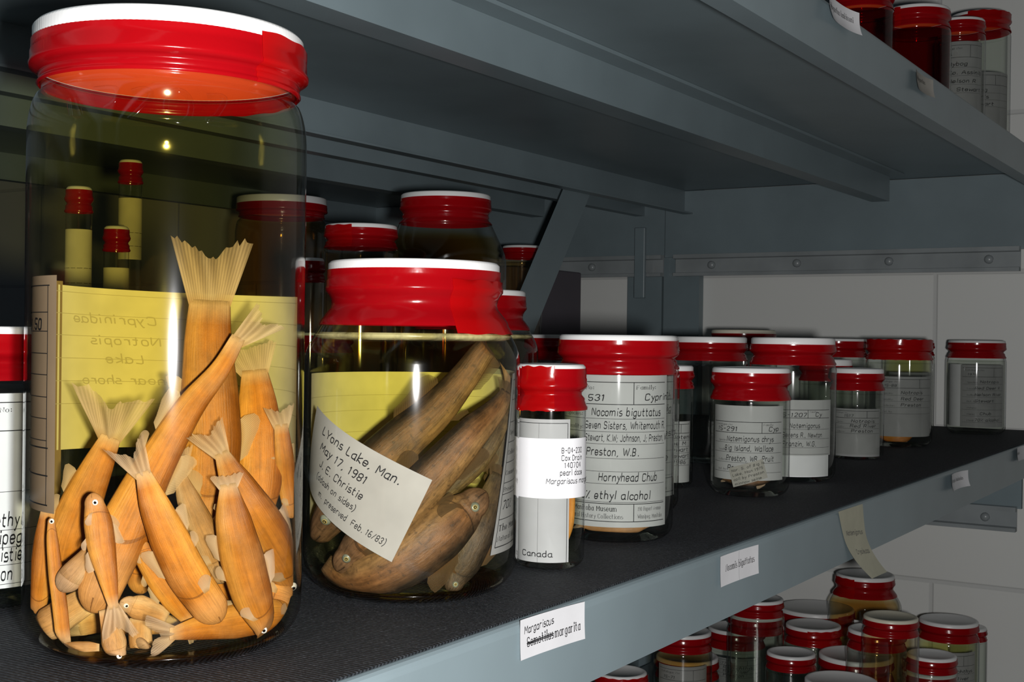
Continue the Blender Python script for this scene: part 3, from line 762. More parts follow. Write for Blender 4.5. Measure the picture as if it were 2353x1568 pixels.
# upper shelf
UP = 0.2285
UPG = 'jars on the upper shelf'
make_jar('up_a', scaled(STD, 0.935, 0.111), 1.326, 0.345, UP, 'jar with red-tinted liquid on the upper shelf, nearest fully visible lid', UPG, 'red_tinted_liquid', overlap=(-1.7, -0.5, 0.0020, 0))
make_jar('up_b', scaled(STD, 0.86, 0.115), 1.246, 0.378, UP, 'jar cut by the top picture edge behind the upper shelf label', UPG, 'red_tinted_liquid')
UC = make_jar('up_c', scaled(STD, 0.75, 0.128), 1.463, 0.333, UP, 'slimmer jar with grey label on the upper shelf, middle of three', UPG)
UD = make_jar('up_d', scaled(STD, 0.98, 0.164), 1.594, 0.340, UP, 'tallest jar at the far end of the upper shelf', UPG, overlap=(-0.4, 1.8, 0.0030, 0))

# lower shelf
LO = -0.4805
LOG = 'jars on the lower shelf'
LOW = [
 (1.1533, 0.5878, 0.0262, 0.1401, 'narrow lid at the lower shelf edge, cut by the picture bottom, leftmost'),
 (1.4634, 0.6534, 0.0387, 0.0820, 'broad lid on the lower shelf at the picture bottom, second from the left'),
 (1.6007, 0.6438, 0.0374, 0.0937, 'lower shelf jar with broad grey label under its red tape'),
 (1.5389, 0.5933, 0.0339, 0.1288, 'lower shelf jar with wide white lid rim, just under the shelf edge'),
 (1.4725, 0.5651, 0.0309, 0.1640, 'lower shelf jar partly cut off by the shelf edge, highest on the left'),
 (1.7214, 0.5751, 0.0515, 0.1074, 'largest flat grey lid in the back of the lower shelf'),
 (1.5848, 0.5326, 0.0346, 0.1148, 'lower shelf jar right in front of the largest back lid'),
 (1.4356, 0.5087, 0.0281, 0.1131, 'small jar on the lower shelf with bright glint under its tape'),
 (1.5352, 0.4620, 0.0441, 0.0967, 'widest lid in the front of the lower shelf, glossy top'),
 (1.4652, 0.4171, 0.0322, 0.1469, 'lower shelf jar with a white scratch on its grey lid top'),
 (1.4053, 0.3849, 0.0292, 0.1770, 'lower shelf jar with cream-coloured lid'),
 (1.6593, 0.4888, 0.0372, 0.1732, 'tall round-shouldered dark jar rising over the others on the lower shelf'),
 (1.6444, 0.3780, 0.0356, 0.1302, 'lower shelf jar by the wall with yellowish liquid and dark label'),
 (1.5058, 0.3647, 0.0278, 0.1169, 'small lid in front of the jar by the wall, upper of two'),
 (1.5717, 0.3829, 0.0311, 0.0811, 'small lid at the picture bottom near the wall, lower of two'),
 (1.7661, 0.3804, 0.0233, 0.0982, 'narrow jar pressed into the lower shelf corner at the wall'),
 (1.3387, 0.4185, 0.0382, 0.1161, 'lid cut by the picture bottom in front of the widest lid'),
 (1.3864, 0.6246, 0.0331, 0.1324, 'lower shelf jar of amber liquid emerging under the shelf edge'),
]
LJ = []
for k, (x, y, lr, H, lb) in enumerate(LOW):
    if k == 11: s = variant(scaled(MID, lr / MID['lr'], H), segs=96)
    else: s = scaled(STD, lr / STD['lr'], H)
    liq = 'brown_preservative' if k in (11, 17, 10) else 'straw_preservative' if k in (12,) else 'clear_alcohol'
    ov = {11: (-1.6, -0.35, 0.0022, 0), 6: (-0.2, 1.5, 0.0015, 0), 5: (0.6, 1.7, 0.0018, 0), 0: (-1.5, 1.5, 0.0018, 0)}.get(k)
    LJ.append((make_jar('low%d' % k, s, x, y, LO, lb, LOG, liq, lidmat='cream_plastic' if k == 10 else 'white_plastic', overlap=ov), s))

# fish as spines in the axes of their jar, millimetres: (right, towards viewer, up) from tail to head, half heights, label, options
FISH_A = [
    ([(15.1, 4.0, 129.8), (14.6, 4.8, 113.3), (15.4, 5.6, 95.3), (15.9, 6.4, 77.3), (15.1, 7.2, 60.9), (14.0, 8.0, 48.0)], [7.6, 8.9, 10.6, 11.5, 10.9, 8.2],
     'largest orange fish in the tallest jar, broad tail fin standing highest', dict(tail=(34, 34, 0.42), eye=False, dors=-1)),
    ([(25.0, 20.0, 116.0), (18.4, 21.3, 104.0), (8.5, 22.7, 91.3), (0.2, 24.0, 77.3), (-7.1, 25.3, 63.4), (-15.1, 26.7, 45.2), (-21.9, 28.0, 27.1)], [2.6, 3.6, 5.1, 6.3, 7.6, 9.6, 7.6],
     'long orange fish slanting from upper right to lower left across the tallest jar', dict(tail=(21, 30, 0.4, 22), dors=-1, eye=False, fins=True)),
    ([(-19.7, 14.0, 79.0), (-24.2, 11.0, 68.5), (-29.6, 8.0, 55.5), (-34.9, 5.0, 40.8), (-37.3, 2.0, 29.1)], [3.6, 5.6, 7.4, 8.2, 6.6],
     'orange fish behind the tan label, wide ragged tail fin spreading upward', dict(tail=(27, 58, 0.5, -16), dors=-1, eye=False)),
    ([(-17.0, 40.0, 21.8), (-19.1, 39.0, 32.2), (-21.4, 36.5, 42.4), (-22.8, 35.6, 51.3), (-24.0, 35.5, 57.4)], [1.5, 3.3, 4.8, 4.9, 4.3],
     'small fish with silver eye, head up, in front at left', dict(tail=(17, 44, 0.45), dors=1, thick=0.6)),
    ([(-8.0, 37.0, 68.6), (-4.0, 35.2, 56.9), (1.3, 33.5, 44.2), (7.5, 31.8, 31.3), (14.9, 30.0, 19.8)], [2.5, 5.3, 6.9, 7.3, 6.6],
     'orange fish with forked tail up, lying diagonally at the centre of the tallest jar', dict(tail=(19, 34, 0.55, 10), dors=1, eye=False)),
    ([(21.2, 34.0, 63.6), (23.0, 34.1, 51.5), (26.5, 30.4, 36.7), (30.7, 27.6, 21.8), (35.3, 25.4, 9.9)], [2.8, 6.3, 7.9, 7.4, 5.3],
     'orange fish with silver eye, head down, in front at right', dict(tail=(8, 60, 0.3), dors=-1, thick=0.6)),
    ([(19.0, 27.0, 74.2), (24.1, 26.2, 63.8), (32.1, 24.6, 49.9), (41.3, 10.8, 33.6), (47.0, 0.0, 21.4)], [2.5, 5.8, 8.2, 8.9, 7.3],
     'orange fish behind the head-down one, its head against the right glass', dict(tail=(17, 40, 0.4, -6), dors=-1)),
    ([(1.7, 36.0, 11.2), (12.3, 27.5, 11.2), (25.0, 19.0, 10.9), (36.7, 10.5, 10.2), (46.2, 0.0, 8.4)], [2.1, 4.6, 6.6, 6.9, 5.9],
     'orange fish lying flat along the bottom of the tallest jar, tail to the left', dict(tail=(18, 52, 0.6), dors=1, thick=0.55)),
    ([(-34.3, 26.0, 7.3), (-35.6, 26.0, 19.6), (-37.3, 24.6, 31.7), (-38.7, 23.0, 43.7), (-39.1, 23.0, 49.9)], [2.5, 2.6, 2.5, 2.1, 1.6],
     'very thin fish standing upright along the left glass', dict(tail=None, fins=False, dors=1)),
    ([(-22.2, 28.0, 5.5), (-25.6, 27.3, 5.5), (-30.1, 26.7, 5.5), (-33.7, 26.0, 5.5)], [1.6, 2.5, 2.6, 2.1],
     'stubby pale fish lying at the bottom left', dict(mat='fish_pale', tail=None, fins=False, eye=False)),
    ([(9.3, 24.0, 12.1), (3.9, 25.0, 20.0), (-1.8, 26.0, 29.1), (-6.4, 27.0, 37.2), (-8.8, 28.0, 42.1)], [2.1, 4.3, 4.9, 4.3, 2.3],
     'short orange fish wedged between the diagonal one and the bottom one', dict(tail=(12, 40, 0.4), dors=1, eye=False)),
    ([(0.9, 24.0, 14.4), (-5.1, 25.0, 17.3), (-9.2, 26.0, 19.1), (-12.1, 27.0, 20.3)], [2.6, 4.0, 4.6, 4.0],
     'small fish whose pale eye peers out near the bottom centre', dict(mat='fish_pale', tail=None, fins=False, dors=-1)),
    ([(-23.9, 26.0, 41.5), (-27.4, 27.3, 37.2), (-30.7, 28.7, 32.9), (-32.4, 28.2, 30.6)], [2.3, 3.3, 4.5, 4.6],
     'fish showing a round pale head at the lower left', dict(mat='fish_pale', tail=None, fins=False, eye=False)),
    ([(32.5, -4.0, 103.3), (33.7, -2.0, 89.9), (34.4, 0.0, 74.9), (33.8, 2.0, 60.0), (31.9, 4.0, 48.6)], [4.9, 7.6, 9.2, 9.2, 7.6],
     'broad orange fish at the right behind the others, large pale fin', dict(tail=(17, 60, 0.3, -10), dors=-1, eye=False)),
    ([(42.0, 6.0, 82.8), (43.3, 5.3, 71.9), (45.2, 0.0, 59.6), (46.7, 0.0, 49.4)], [2.6, 3.6, 4.0, 3.0],
     'slender brownish fish upright along the right glass', dict(tail=(12, 40, 0.4), dors=-1, eye=False)),
    ([(4.5, 22.0, 66.8), (7.3, 21.0, 57.9), (11.3, 20.0, 48.2), (15.3, 19.0, 38.3), (18.6, 18.0, 30.0)], [1.6, 4.0, 5.3, 5.6, 4.6],
     'torn fish with frayed fins behind the centre of the tallest jar', dict(mat='fish_pale', tail=(14, 60, 0.5), dors=-1, eye=False)),
    ([(-19.7, 32.0, 20.2), (-18.3, 33.0, 14.2), (-17.1, 34.0, 9.1), (-16.1, 35.0, 5.5)], [3.0, 3.6, 4.5, 4.3],
     'pale fish head pointing down at the bottom, left of centre', dict(mat='fish_pale', tail=None, fins=False, eye=True, twist=0.5)),
    ([(-8.6, 24.0, 14.9), (-8.5, 24.7, 9.5), (-8.1, 25.3, 5.5), (-7.8, 26.0, 5.5)], [3.6, 4.1, 4.1, 3.3],
     'pale fish stub standing on the bottom beside the pale head', dict(mat='fish_pale', tail=None, fins=False, eye=False)),
    ([(-27.3, 14.0, 19.9), (-34.8, 13.3, 15.3), (-40.4, 12.7, 11.5), (-43.2, 9.9, 10.2)], [4.9, 5.9, 6.3, 4.3],
     'pale fish lying deep at the lower left', dict(mat='fish_pale', tail=None, fins=False, eye=False)),
    ([(-41.3, 8.0, 52.5), (-42.3, 8.0, 41.5), (-43.4, 8.0, 28.8), (-44.6, 6.2, 17.4)], [2.6, 4.0, 4.3, 3.0],
     'orange fish upright at the far left behind the thin one', dict(tail=None, fins=False, eye=False)),
    ([(8.0, 2.0, 20.8), (19.3, 2.0, 21.2), (30.7, 2.0, 19.9), (42.3, 2.0, 16.1)], [4.0, 5.6, 6.6, 5.6],
     'dark-shaded fish lying across the back near the bottom', dict(tail=(14, 50, 0.4), dors=1, eye=False)),
    ([(-31.0, 2.0, 7.9), (-18.6, 2.7, 10.7), (-6.1, 3.3, 7.0), (6.6, 4.0, 5.5)], [4.0, 5.3, 5.9, 4.3],
     'fish lying low at the back under the upright ones', dict(mat='fish_pale', tail=(10, 50, 0.4), dors=1, eye=False)),
    ([(6.2, -6.0, 47.8), (9.5, -5.3, 37.8), (11.3, -4.7, 27.8), (12.2, -4.0, 19.5)], [4.3, 5.9, 6.6, 5.6],
     'dim orange fish at the back of the centre, below the largest one', dict(tail=None, fins=False, eye=False)),
    ([(-13.1, -4.0, 56.9), (-11.4, -3.3, 47.0), (-10.0, -2.7, 35.5), (-9.2, -2.0, 24.1)], [4.0, 5.6, 6.3, 4.9],
     'dim orange fish at the back left of the centre', dict(tail=None, fins=False, eye=False)),
    ([(35.9, -6.0, 38.6), (31.0, -4.7, 28.8), (24.4, -3.3, 19.2), (16.2, -2.0, 13.1)], [4.0, 5.9, 6.6, 5.3],
     'dim orange fish slanting at the back of the lower right', dict(tail=None, fins=False, eye=False)),
]
FISH_B = [
    ([(45.1, 2.0, 90.8), (44.7, 0.0, 101.9), (40.4, 7.1, 112.0), (33.4, 9.7, 112.0), (23.1, 12.2, 98.4), (10.2, 14.8, 83.2), (-4.4, 17.3, 70.5), (-18.7, 19.9, 56.9), (-30.0, 22.4, 43.6), (-40.3, 10.7, 29.2)], [2.1, 3.1, 4.3, 5.3, 6.6, 8.6, 10.1, 10.9, 10.5, 8.6],
     'largest brown fish in the round-shouldered jar, bent tail touching the shoulder', dict(tail=(7, 30, 0.2), dors=1, eye=True)),
    ([(42.9, 12.3, 92.2), (37.5, 19.8, 84.7), (27.4, 28.0, 75.4), (16.0, 30.0, 63.0), (2.7, 32.0, 48.8), (-10.4, 34.0, 35.7), (-22.7, 29.9, 23.6), (-27.5, 28.1, 18.5)], [2.7, 5.1, 7.4, 9.0, 10.1, 10.5, 9.8, 8.2],
     'brown fish parallel under the largest one, greenish eye at lower left', dict(tail=(10, 30, 0.2, 20), dors=1)),
    ([(-38.6, 18.6, 13.9), (-29.4, 25.1, 8.3), (-15.9, 31.9, 11.5), (-0.7, 34.0, 20.4), (12.5, 32.0, 30.6), (22.5, 28.9, 38.8), (26.9, 27.6, 42.5)], [5.5, 9.4, 11.3, 12.1, 12.5, 10.9, 9.0],
     'brown fish curving along the bottom, large head turned to the right', dict(tail=None, dors=1)),
    ([(43.2, 10.1, 82.2), (37.0, 15.5, 70.6), (28.2, 17.0, 58.8), (16.4, 18.5, 49.1), (6.7, 20.0, 42.4)], [2.3, 3.9, 4.7, 5.1, 4.3],
     'thin dark fish with slender tail at the right', dict(mat='fish_dark', tail=(8, 40, 0.3), dors=1, eye=False)),
    ([(40.1, 16.2, 54.8), (35.0, 21.4, 41.7), (29.1, 26.0, 28.7), (23.4, 27.0, 16.3), (19.6, 28.0, 8.7)], [4.3, 6.6, 7.8, 7.8, 5.9],
     'dark fish head down at the bottom right of the round-shouldered jar', dict(mat='fish_dark', tail=(10, 40, 0.3), dors=-1)),
    ([(42.7, 4.0, 73.7), (40.8, 4.7, 59.6), (37.9, 5.3, 47.6), (33.0, 6.0, 35.6)], [2.7, 4.3, 4.7, 3.9],
     'mottled dark fish upright deep at the right side', dict(mat='fish_dark', tail=(8, 40, 0.3), dors=-1, eye=False)),
]

# ------------------------------------------------------------------ fish
def interp(xs, ys, t):
    for a, b, c, d in zip(xs, xs[1:], ys, ys[1:]):
        if t <= b: return c + (d - c) * ((t - a) / (b - a) if b > a else 0)
    return ys[-1]
def make_fish_obj(jar, R, pts, hw, label, mat='fish_orange', fin='fin_pale', tail=(16, 62, 0.45), dors=1, eye=True, twist=0.0, thick=0.52, fins=True, group=None, eyes=('eye_silver', 'eye_black'), floor_z=0.0045, ztop=1.0, rc=0.016):
    """pts: spine from tail to head in the jar's own axes, millimetres (right, towards viewer, up); hw: half heights in mm"""
    P = [Vector((a, -d, h)) * 0.001 for a, d, h in pts]
    n0 = len(P)
    cum = [0.0]
    for a, b in zip(P, P[1:]): cum.append(cum[-1] + (b - a).length)
    sp = smoothline(P, 8)
    ls = [0.0]
    for a, b in zip(sp, sp[1:]): ls.append(ls[-1] + (b - a).length)
    L = ls[-1]
    hs = [interp(cum, [h * 0.001 for h in hw], l * cum[-1] / L) for l in ls]
    # smooth the girth
    hs = [h * (1 - 0.22 * max(0.0, (l / L - 0.74) / 0.26) ** 2.0) if eye else h for h, l in zip(hs, ls)]
    for _ in range(2): hs = [hs[0]] + [(hs[i - 1] + 2 * hs[i] + hs[i + 1]) / 4 for i in range(1, len(hs) - 1)] + [hs[-1]]
    # rounded snout
    d = (sp[-1] - sp[-2]).normalized(); he = hs[-1]
    for k in (0.2, 0.4, 0.6, 0.78, 0.9, 0.98):
        sp.append(sp[len(ls) - 1] + d * he * 1.25 * k); hs.append(he * (1 - k ** 2.1) ** 0.62)
    NR = 22
    tc = Vector((0, -1, 0))
    v, f, mi, uv = [], [], [], []
    frames = []
    tot = len(sp)
    for i, p in enumerate(sp):
        tg = (sp[min(i + 1, tot - 1)] - sp[max(i - 1, 0)]).normalized()
        u = tg.cross(tc)
        if u.length < 1e-4: u = Vector((1, 0, 0))
        u.normalize(); sd = u.cross(tg).normalized()
        if sd.dot(tc) < 0: sd = -sd
        ca, sa = math.cos(twist), math.sin(twist)
        u, sd = u * ca + sd * sa, sd * ca - u * sa
        u = u * dors
        frames.append((p, tg, u, sd, hs[i]))
        t = i / (tot - 1)
        tk = thick * (0.14 + 0.86 * min(1, t * 3.2))
        for k in range(NR):
            a = 2 * PI * k / NR
            cu, cs = math.cos(a), math.sin(a)
            r = hs[i]
            g = 1.0
            if 0.74 < t < 0.79: g = 0.965
            elif 0.79 <= t < 0.86: g = 1.03
            q = p + u * (cu * r) + sd * (math.copysign(abs(cs) ** 0.9, cs) * r * tk * g)
            v.append(q); uv.append((t, 0.5 + 0.5 * cu))
    for i in range(tot - 1):
        for k in range(NR):
            kk = (k + 1) % NR
            f.append((i * NR + k, i * NR + kk, (i + 1) * NR + kk, (i + 1) * NR + k)); mi.append(0)
    f.append(tuple(range(NR))[::-1]); mi.append(0)
    f.append(tuple((tot - 1) * NR + k for k in range(NR))); mi.append(0)
    def fan(root, dirs, lens, width_vec, rows=7, sway=0.0, swv=None):
        """a rayed fin: rays leave points spread along `root` in `dirs`"""
        b = len(v); nr = len(root)
        for i in range(nr):
            for j in range(rows):
                s_ = j / (rows - 1)
                q = root[i] + dirs[i] * lens[i] * s_
                if swv is not None: q = q + swv * (sway * math.sin(s_ * 2.4 + i * 0.55) * s_)
                v.append(q); uv.append((s_, i / (nr - 1) * 1.0))
        for i in range(nr - 1):
            for j in range(rows - 1):
                f.append((b + i * rows + j, b + (i + 1) * rows + j, b + (i + 1) * rows + j + 1, b + i * rows + j + 1)); mi.append(1)
    if tail:
        tl, spread, fork = tail[0] * 0.001, math.radians(tail[1]) / 2, tail[2]
        bend = math.radians(tail[3]) if len(tail) > 3 else 0.0
        p, tg, u, sd, h0 = frames[0]
        root, dirs, lens = [], [], []
        nr = 26
        for i in range(nr):
            c = -1 + 2 * i / (nr - 1)
            a = c * spread + bend
            root.append(frames[2][0] + u * (c * h0 * 0.93))
            dirs.append((-tg * math.cos(a) + u * math.sin(a)))
            lens.append(tl * (1 - fork * (1 - abs(c) ** 1.1)) * (1 + rnd.uniform(-0.07, 0.05)) * (0.8 + 0.2 * math.cos(c * 1.2)))
        fan(root, dirs, lens, u, 9, tl * 0.09, sd)
    if fins:
        nb = tot
        def strip(t0, t1, h, sgn, lean):
            i0, i1 = int(t0 * nb), int(t1 * nb)
            root, dirs, lens = [], [], []
            for i in range(i0, i1 + 1):
                p, tg, u, sd, hh = frames[i]
                s_ = (i - i0) / max(1, i1 - i0)
                root.append(p + u * sgn * hh * 0.93)
                dirs.append((u * sgn - tg * lean).normalized())
                lens.append(h * (0.12 + math.sin(PI * min(1, 0.06 + 0.80 * (1 - (1 - s_) ** 1.6) )) * 0.95) * (1 + rnd.uniform(-0.05, 0.05)))
            fan(root, dirs, lens, None, 6, h * 0.10, frames[i0][3])
        hm = max(hs)
        strip(0.46, 0.60, hm * 0.85, 1, 0.9)
        strip(0.30, 0.42, hm * 0.7, -1, 1.0)
        i = int(0.76 * nb)
        p, tg, u, sd, hh = frames[i]
        rt_ = p - u * hh * 0.35 + sd * hh * thick * 0.95
        fan([rt_ + u * (k - 5) * hh * 0.03 for k in range(11)], [(-tg * 0.95 - u * (0.05 + 0.075 * (10 - k)) + sd * 0.12).normalized() for k in range(11)], [hm * 0.95 * (0.55 + 0.45 * math.sin(PI * (k + 1.5) / 13)) for k in range(11)], None, 6)
        i = int(0.5 * nb)
        p, tg, u, sd, hh = frames[i]
        rt_ = p - u * hh * 0.92 + sd * hh * thick * 0.3
        fan([rt_ + tg * (k - 5) * hh * 0.03 for k in range(11)], [(-tg * (0.95 - 0.03 * k) - u * (0.2 + 0.05 * k) + sd * 0.04 * k).normalized() for k in range(11)], [hm * 0.75 * (0.55 + 0.45 * math.sin(PI * (k + 1.5) / 13)) for k in range(11)], None, 6)
    # pressed against the glass and the jar's bottom
    for q in v:
        r = math.hypot(q.x, q.y)
        Rz = R - max(0.0, q.z - ztop) * 0.75
        if r > Rz:
            q.x *= Rz / r; q.y *= Rz / r
        if q.z < floor_z: q.z = floor_z + (q.z - floor_z) * 0.05
        rb = R - rc + math.sqrt(max(0.0, rc * rc - max(0.0, rc + 0.0022 - q.z) ** 2)) - (0.0008 if q.z < rc else 0)
        r = math.hypot(q.x, q.y)
        if r > rb: q.x *= rb / r; q.y *= rb / r
    me = mesh_from('fish', v, f, True, mi, uv)
    o = link('preserved_fish', me, [mat, fin], None, jar.location.copy(), jar.rotation_euler.z)
    tag(o, label, 'fish', group)
    if eye:
        i = int(0.865 * tot)
        p, tg, u, sd, hh = frames[i]
        er = max(hs[int(0.86 * tot)] * 0.31, 0.0009)
        for sgn in ((1, -1) if eye == 2 else (1,)):
            hh2 = hh * thick
            c = v[i * NR + 5].copy() - sd * sgn * er * 0.12
            em = bpy.data.meshes.new('eye')
            ev, ef, em_i = [], [], []
            prof = [(0, 0.55), (0.28, 0.54), (0.45, 0.50), (0.47, 0.50), (0.75, 0.38), (1.0, 0.05), (1.0, -0.3)]
            sgm = 20
            rws = []
            for r_, z_ in prof:
                if r_ == 0: rws.append([len(ev)]); ev.append(c + sd * sgn * z_ * er); continue
                row = []
                for k in range(sgm):
                    a = 2 * PI * k / sgm
                    row.append(len(ev)); ev.append(c + u * math.cos(a) * r_ * er + tg * math.sin(a) * r_ * er * 1.08 + sd * sgn * z_ * er)
                rws.append(row)
            for k in range(sgm): ef.append((rws[0][0], rws[1][k], rws[1][(k + 1) % sgm])); em_i.append(1)
            for j in range(1, len(rws) - 1):
                for k in range(sgm):
                    kk = (k + 1) % sgm
                    ef.append((rws[j][k], rws[j][kk], rws[j + 1][kk], rws[j + 1][k])); em_i.append(1 if j <= 2 else 0)
            em = mesh_from('eye', ev, ef, True, em_i)
            link('eye', em, list(eyes), o)
    return o
GA = 'fish in the tallest jar'
for a in FISH_A:
    make_fish_obj(JA, 0.0478, a[0], a[1], a[2], group=GA, **a[3])
GB = 'fish in the round-shouldered jar'
for a in FISH_B:
    kw = dict(mat='fish_brown', fin='fin_dark', eyes=('eye_dull', 'eye_amber'), thick=0.62, ztop=0.097, rc=0.017); kw.update(a[3])
    make_fish_obj(JB, 0.0466, a[0], a[1], a[2], group=GB, **kw)
make_fish_obj(JC, 0.0160, [(9, 3, 60), (10, 3, 40), (9, 3, 22), (6, 3, 10)], [2, 3.2, 3.8, 2.6], 'single pale fish upright inside the small slim jar', fins=False, tail=(8, 40, 0.4), eye=False, floor_z=0.004, rc=0.006)
for pts, hw, lb in (([(-22, 12, 9), (-8, 16, 7.5), (8, 18, 8), (18, 16, 10)], [2, 4, 4.5, 3], 'pale fish lying at the bottom of the wide labelled jar, nearest'), ([(-24, -4, 12), (-5, 2, 9), (12, 4, 10), (20, 2, 13)], [2, 4, 4.5, 3], 'pale fish lying at the bottom of the wide labelled jar, behind the other')):
    make_fish_obj(JD, 0.0305, pts, hw, lb, mat='fish_pale', tail=(7, 40, 0.4), floor_z=0.005, rc=0.009)
make_fish_obj(JE, 0.0268, [(-20, 4, 12), (-6, 10, 10), (8, 12, 12), (18, 10, 16)], [2, 3.5, 4, 3], 'orange fish at the bottom of the short jar', mat='fish_brown', tail=(6, 40, 0.4), floor_z=0.005, rc=0.009)
make_fish_obj(JJ, 0.0330, [(-22, 10, 12), (-8, 14, 8), (6, 14, 9), (14, 12, 13)], [2, 4.5, 5, 3.5], 'orange fish at the bottom of the jar with fully red lid', tail=(6, 40, 0.4), floor_z=0.005, rc=0.009)

# ------------------------------------------------------------------ papers
def paper(jar, fmap, name, label, cat='paper label', group=None, **kw):
    o = sheet(name, kw.pop('w'), kw.pop('h'), fmap, kw.pop('paper'), loc=jar.location.copy(), rotz=jar.rotation_euler.z, **kw)
    tag(o, label, cat, group)
    return o
PG = 'paper labels inside the jars'
# tall jar: tan ruled label along its left side, yellowed label across the back
wA, hA = 0.062, 0.0832
rl = [(0.002, 0.0797, wA - 0.004, 0.0797, 0.0004), (wA - 0.005, 0.0026, wA - 0.005, 0.0797, 0.0004)]
for y in (0.0703, 0.0636, 0.0558, 0.0483, 0.0405, 0.0329, 0.0252): rl.append((0.002, y, wA - 0.005, y, 0.0003))
for y in (0.0226, 0.0129, 0.0026): rl.append((0.002, y, wA - 0.004, y, 0.0005))
paper(JA, on_cylinder(0.0484, -1.53, wA, 0.0537), 'paper_label', 'tan ruled label along the left side inside the tallest jar', group=PG, w=wA, h=hA, paper='paper_tan', rules=rl, writing=[(wA - 0.0165, 0.0643, 0.0036, '50', 'hand_thick'), (0.01, 0.0643, 0.0036, 'Cat No 18', 'hand')], off=0.00025)
wA2, hA2 = 0.150, 0.0645
wr = [(0.080, 0.0505, 0.0032, 'Cyprinidae', 'hand', 0, 1.2), (0.078, 0.0420, 0.0032, 'Notropis', 'hand', 0, 1.2), (0.085, 0.0345, 0.0032, 'Lake', 'hand', 0, 1.2), (0.076, 0.0260, 0.0030, 'near shore', 'hand', 0, 1.2)]
paper(JA, on_cylinder(0.0484, PI, wA2, 0.0695, tilt=0.03, inward=True), 'paper_label', 'wide yellowed label across the back inside the tallest jar', group=PG, w=wA2, h=hA2, paper='paper_rear', ink='faint_ink', writing=wr, rules=[(0.0, y, wA2, y, 0.00025) for y in (0.062, 0.0535, 0.045, 0.036, 0.027, 0.018)], nx=60)
# round-shouldered jar
paper(JB, on_cylinder(0.0472, PI, 0.140, 0.0255, inward=True), 'paper_label', 'wide yellowed label across the back inside the round-shouldered jar', group=PG, w=0.140, h=0.0735, paper='paper_rear', ink='faint_ink', rules=[(0.0, y, 0.140, y, 0.00025) for y in (0.062, 0.0545, 0.044)], nx=60)
wq = 0.050
def side_map(x, y, off):
    a = 1.27 + (x + 0.26 * (y - 0.080)) / 0.0474
    r = 0.0474 + off
    return (r * math.sin(a), -r * math.cos(a), 0.0205 + y + 0.03 * x)
paper(JB, side_map, 'paper_label', 'printed form label along the right side inside the round-shouldered jar', group=PG, w=wq, h=0.0800, paper='paper_dim', rules=[(0.002, 0.077, wq - 0.002, 0.077, 0.0004), (0.002, 0.003, 0.002, 0.077, 0.0004), (0.002, 0.003, wq - 0.002, 0.003, 0.0004)] + [(0.002, y, wq - 0.002, y, 0.0003) for y in (0.068, 0.058, 0.049, 0.040, 0.031, 0.026, 0.015)],
      writing=[(0.003, 0.0705, 0.0018, 'Catalogue', 'serif'), (0.003, 0.0525, 0.0018, 'Species', 'serif'), (0.003, 0.0435, 0.0018, 'Collector', 'serif'), (0.003, 0.0345, 0.0018, 'Comments', 'serif'), (0.003, 0.0272, 0.0018, 'Preserved', 'serif'), (0.004, 0.0195, 0.0034, '70%', 'hand'), (0.003, 0.0100, 0.0024, 'The Manitoba', 'serif_bold'), (0.003, 0.0055, 0.0020, 'Natural History', 'serif')])
# the handwritten card
RC = 0.0474
def card_map(x, y, off):
    ang = -0.45
    dx, dy = x - 0.069, y - 0.039
    u = 0.0088 + dx * math.cos(ang) - dy * math.sin(ang)
    v_ = 0.0555 + dx * math.sin(ang) + dy * math.cos(ang)
    a = u / RC
    r = RC + off - 0.0004 * (1 - x / 0.069)
    return (r * math.sin(a), -r * math.cos(a), v_)
paper(JB, card_map, 'handwritten_card', 'grey tilted handwritten card pressed to the glass before the brown fish', 'card', None, w=0.069, h=0.039, paper='paper_card', nx=40, ny=20, off=0.0002,
      writing=[(0.011, 0.0310, 0.0036, 'LYons Lake, Man.', 'hand', 0.0, 46), (0.0125, 0.0240, 0.0034, 'May 17, 1981', 'hand', 0.0, 31), (0.0150, 0.0170, 0.0032, 'J. E. Christie', 'hand', 0.0, 30), (0.0150, 0.0110, 0.0026, '(ddash on sides)', 'hand', 0.0, 29), (0.0200, 0.0048, 0.0026, 'm.  preserved  Feb. 16/83)', 'hand', 0.0, 43)])
# slim jar: sticker outside (its part), grey label inside
st = sheet('printed_sticker', 0.064, 0.0300, on_cylinder(0.01855, 0.10, 0.064, 0.0365), 'paper_bright', [(0.0362, 0.0228, 0.0025, 'B-04-230', 'sans', 0, 13.0), (0.0362, 0.0191, 0.0025, 'Cox Drain', 'sans', 0, 13.2), (0.0378, 0.0154, 0.0025, '140704', 'sans', 0, 10.6), (0.0355, 0.0117, 0.0025, 'pearl dace', 'sans', 0, 14.2), (0.0285, 0.0075, 0.0025, 'Margariscus margarita', 'italic', 0, 33)], parent=JC, nx=40)
st['label'] = 'bright white printed sticker'
paper(JC, on_cylinder(0.0164, -0.5, 0.038, 0.0040), 'paper_label', 'grey label inside the small slim jar, the word Canada at its foot', group=PG, w=0.038, h=0.0720, paper='paper_grey', ink='ink', rules=[(0.0365, 0.0, 0.0365, 0.070, 0.0003), (0.001, 0.070, 0.0365, 0.070, 0.0003), (0.0215, 0.0, 0.0215, 0.070, 0.0001)], writing=[(0.0125, 0.0030, 0.0026, 'Canada', 'sans')])
